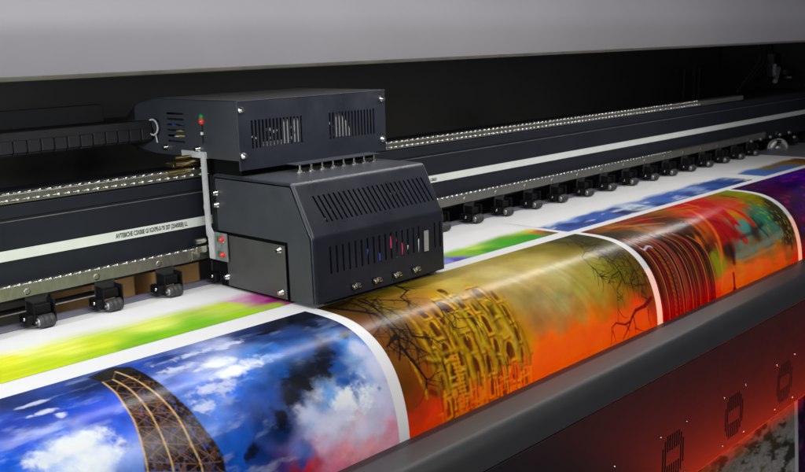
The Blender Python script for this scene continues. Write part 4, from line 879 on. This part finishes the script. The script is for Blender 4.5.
# wires in the side slots
for k, (m_, y, z) in enumerate((('blue_plastic', 3.56, .69), ('blue_plastic', 3.58, .672), ('yellow_plastic', 3.54, .650), ('white_plastic', 3.55, .628), ('yellow_plastic', 3.52, .635))):
    MB().tube([(2.325, y - .04, z - .005), (2.312, y - .01, z + .004), (2.311, y + .02, z), (2.325, y + .04, z - .01)], .007).build('wire', m_, side)
lamp = MB().lathe((2.304, 3.357, .704), (-1, 0, 0), [(0, .013), (.006, .013), (.010, .009), (.012, .003)], 16).build('indicator_lamp', 'red_led', side)
MB().lathe((2.304, 3.357, .723), (-1, 0, 0), [(0, .012), (.005, .012), (.008, .008)], 16).build('indicator_lamp', 'green_led', side)
MB().box(2.296, 2.303, 3.350, 3.362, .648, .660, .001).build('switch', 'white_plastic', side)
# white cable loop
pts = [(2.285 - .006 * math.cos(a), 3.705 + .030 * math.cos(a), .668 + .034 * math.sin(a)) for a in [PI * .35 + PI * 1.35 * k / 14 for k in range(15)]]
MB().tube(pts + [(2.296, 3.70, .63), (2.296, 3.695, .60)], .0042).build('wire', 'white_plastic', side)
# row of stand-off screws between the covers
MB().box(2.535, 3.02, 3.030, 3.110, .514, .518, .001).build('flange', 'navy', K)
for i in range(8):
    x = 2.556 + i * .0618
    MB().cyl((x, 3.042, .4835), (x, 3.042, .488), .018, n=18, smooth=False).cyl((x, 3.042, .488), (x, 3.042, .494), .010, n=6, smooth=False).cyl((x, 3.042, .494), (x, 3.042, .5145), .0045, n=10).build('stand_off', 'steel', K)
# silver bracket plate with its circuit board
bk = MB()
prof_b = [(3.338, .575), (3.368, .575), (3.366, .36), (3.370, .345), (3.365, .325), (3.363, .225), (3.352, .215), (3.350, .125), (3.316, .125), (3.316, .235), (3.334, .26)]
n = len(prof_b)
bk.add([(2.292, y, z) for y, z in prof_b] + [(2.300, y, z) for y, z in prof_b], [tuple(range(n)), tuple(range(2 * n - 1, n - 1, -1))] + [(i, (i + 1) % n, n + (i + 1) % n, n + i) for i in range(n)])
brk = bk.build('mounting_bracket', 'bracket', K)
MB().box(2.3005, 2.44, 3.338, 3.52, .549, .577, .002).build('bracket_shelf', 'bracket', brk)
for y, z in ((3.321, .406), (3.320, .355)):
    screw('screw', (2.320, y - .012, z), (-1, 0, 0), .009, brk, .014, 'chrome')
pcb = MB().box(2.302, 2.308, 3.236, 3.330, .120, .240, .001).build('circuit_board', 'board', brk)
for z in (.215, .150):
    MB().lathe((2.302, 3.262, z), (-1, 0, 0), [(0, .010), (.012, .010), (.017, .006), (.018, .001)], 14).build('indicator_lamp', 'red_led', pcb)
    MB().box(2.297, 2.302, 3.268, 3.30, z - .012, z + .012, .001).build('chip', 'green_board', pcb)
# clamp between the bracket and the lower rail, rollers on the upper rail
cl = MB(); cl.box(2.235, 2.295, 3.36, 3.395, .150, .180, .004); cl.cyl((2.24, 3.372, .20), (2.29, 3.372, .20), .012, n=12); cl.box(2.22, 2.26, 3.375, 3.395, .125, .16, .002)
cl.build('rail_clamp', 'steel', K)
cl = MB(); cl.box(2.20, 2.33, 3.43, 3.50, .515, .533, .004); cl.cyl((2.20, 3.42, .53), (2.30, 3.42, .53), .011, n=12); cl.cyl((2.16, 3.41, .50), (2.26, 3.41, .50), .012, n=12); cl.cyl((2.22, 3.45, .553), (2.30, 3.45, .553), .008, n=12)
cl.build('rail_slider', 'brass', K)
MB().box(2.36, 3.04, 3.336, 3.41, .10, .47).build('back_plate', 'black', K)
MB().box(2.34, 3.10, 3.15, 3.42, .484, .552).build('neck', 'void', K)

# ------------------------------------------------------------------ cable chain
CH = empty('cable_chain', (1.0, 3.75, .61), 'black plastic cable chain leading left from the top of the carriage', 'cable chain')
MB().box(-1.4, 2.30, 3.742, 3.80, .632, .695, .002).build('chain_cover', 'chain', CH)
lk = MB(); lk.box(-.026, .026, 3.730, 3.742, .612, .662, .003); lk.box(-.026, .026, 3.742, 3.80, .605, .632, .002); lk.box(.010, .031, 3.735, 3.742, .620, .652, .002)
lk = lk.build('chain_link', 'chain', CH); lk.location = (2.27, 0, 0)
lk_inv = lk.matrix_parent_inverse.copy()
for i in range(1, 64):
    c = lk.copy(); COLL.objects.link(c); c.location = (2.27 - .0575 * i, random.uniform(-.001, .001), random.uniform(-.0012, .0012))
MB().box(-1.4, 2.13, 3.84, 3.88, .70, .775, .002).build('cable_tray', 'tray', P)

# cardboard boxes glimpsed under the beam
def carton(x0, x1, y0, y1, z0, z1, label, rot=0):
    e = empty('cardboard_box', ((x0 + x1) / 2, (y0 + y1) / 2, z0), label, 'cardboard box')
    MB().box(x0, x1, y0, y1, z0, z1, .01).build('carton', 'cardboard', e)
    f = MB(); f.box(x0 - .004, x0 + .01, y0 - .03, y0 - .004, z0 + .1, z1 + .06, .003); f.box(x0 + .3, x0 + .32, y0 - .04, y0 - .004, z0 + .1, z1 + .03, .003)
    f.build('flap', 'cardboard', e)
carton(1.90, 2.12, 3.68, 4.05, -.9, .13, 'ochre brown cardboard box seen between two pinch rollers at the far left')
carton(2.22, 2.46, 3.68, 4.05, -.9, .14, 'tan cardboard box with creased flaps seen under the beam just left of the carriage')
# ------------------------------------------------------------------ camera
f_ = Vector((0.70602809, 0.67989477, -0.19816014)); r_ = Vector((0.68921144, -0.72400072, -0.02847021)); u_ = Vector((0.16282483, 0.11647346, 0.97975610))
cam = bpy.data.cameras.new('camera'); co = bpy.data.objects.new('camera', cam); COLL.objects.link(co)
cam.sensor_width = 36; cam.sensor_fit = 'HORIZONTAL'; cam.lens = 36 * 954.713 / 805.0
cam.clip_start = .05; cam.clip_end = 60
co.matrix_world = Matrix(((r_[0], u_[0], -f_[0], 0), (r_[1], u_[1], -f_[1], 0), (r_[2], u_[2], -f_[2], 1.0), (0, 0, 0, 1)))
cam.dof.use_dof = True; cam.dof.focus_distance = 3.6; cam.dof.aperture_fstop = 6.3
sc.camera = co

# ------------------------------------------------------------------ light
w = bpy.data.worlds.new('World'); sc.world = w; w.use_nodes = True
bg = w.node_tree.nodes['Background']; bg.inputs[0].default_value = (.80, .82, 1.0, 1); bg.inputs[1].default_value = .085
def area(name, loc, to, sx, sy, power, col, spread=PI):
    l = bpy.data.lights.new(name, 'AREA'); l.shape = 'RECTANGLE'; l.size = sx; l.size_y = sy; l.energy = power; l.color = col; l.spread = spread
    o = bpy.data.objects.new(name, l); COLL.objects.link(o); o.location = loc
    d = (Vector(to) - Vector(loc)).normalized(); x = Vector((1, 0, 0)); x = (x - d * x.dot(d)).normalized(); y = (-d).cross(x)
    o.rotation_euler = Matrix((x, y, -d)).transposed().to_euler(); return o
area('led_strip_lamp', (3.4, 2.905, .935), (3.4, 2.90, 0), 7.0, .05, 31, (1, .985, .96))
area('room_lamp', (2.2, -.2, 3.4), (3.2, 2.6, 0), 4.2, 2.6, 190, (1, .985, .985))
area('side_fill', (-3.2, 1.3, 1.2), (2.3, 3.3, .6), 1.3, 1.3, 40, (.84, .92, 1))  # fill added at the left to brighten the carriage sides
area('dryer_lamp', (6.5, 1.74, -1.52), (6.5, 1.90, -.8), 3.9, .10, 46.0, (1, .045, .004), math.radians(135))
area('low_front_fill', (3.2, -1.6, -1.3), (5.8, 2.2, -1.5), 2.0, 1.6, 10, (1, .95, .88))  # fill added low in front to brighten the hanging print
area('media_heater', (5.3, 2.46, -.50), (5.3, 2.2, -.40), 5.0, .10, 52, (1, .25, .04))
area('bay_fill', (-1.2, 3.15, .84), (2.3, 3.5, .68),   .25, .2, 48, (.82, .92, 1))  # fill added inside the bay to brighten the carriage's upper side
area('carton_fill', (2.1, 3.55, -.6), (2.2, 3.72, .08), 1.0, .1, 8, (1, .93, .85))  # fill added under the beam to brighten the cardboard boxes

sc.render.engine = 'CYCLES'
sc.cycles.use_denoising = True
sc.cycles.max_bounces = 6
sc.cycles.sample_clamp_indirect = 4
sc.view_settings.view_transform = 'Standard'; sc.view_settings.look = 'None'; sc.view_settings.gamma = 1; sc.view_settings.exposure = 0
sc.render.film_transparent = False
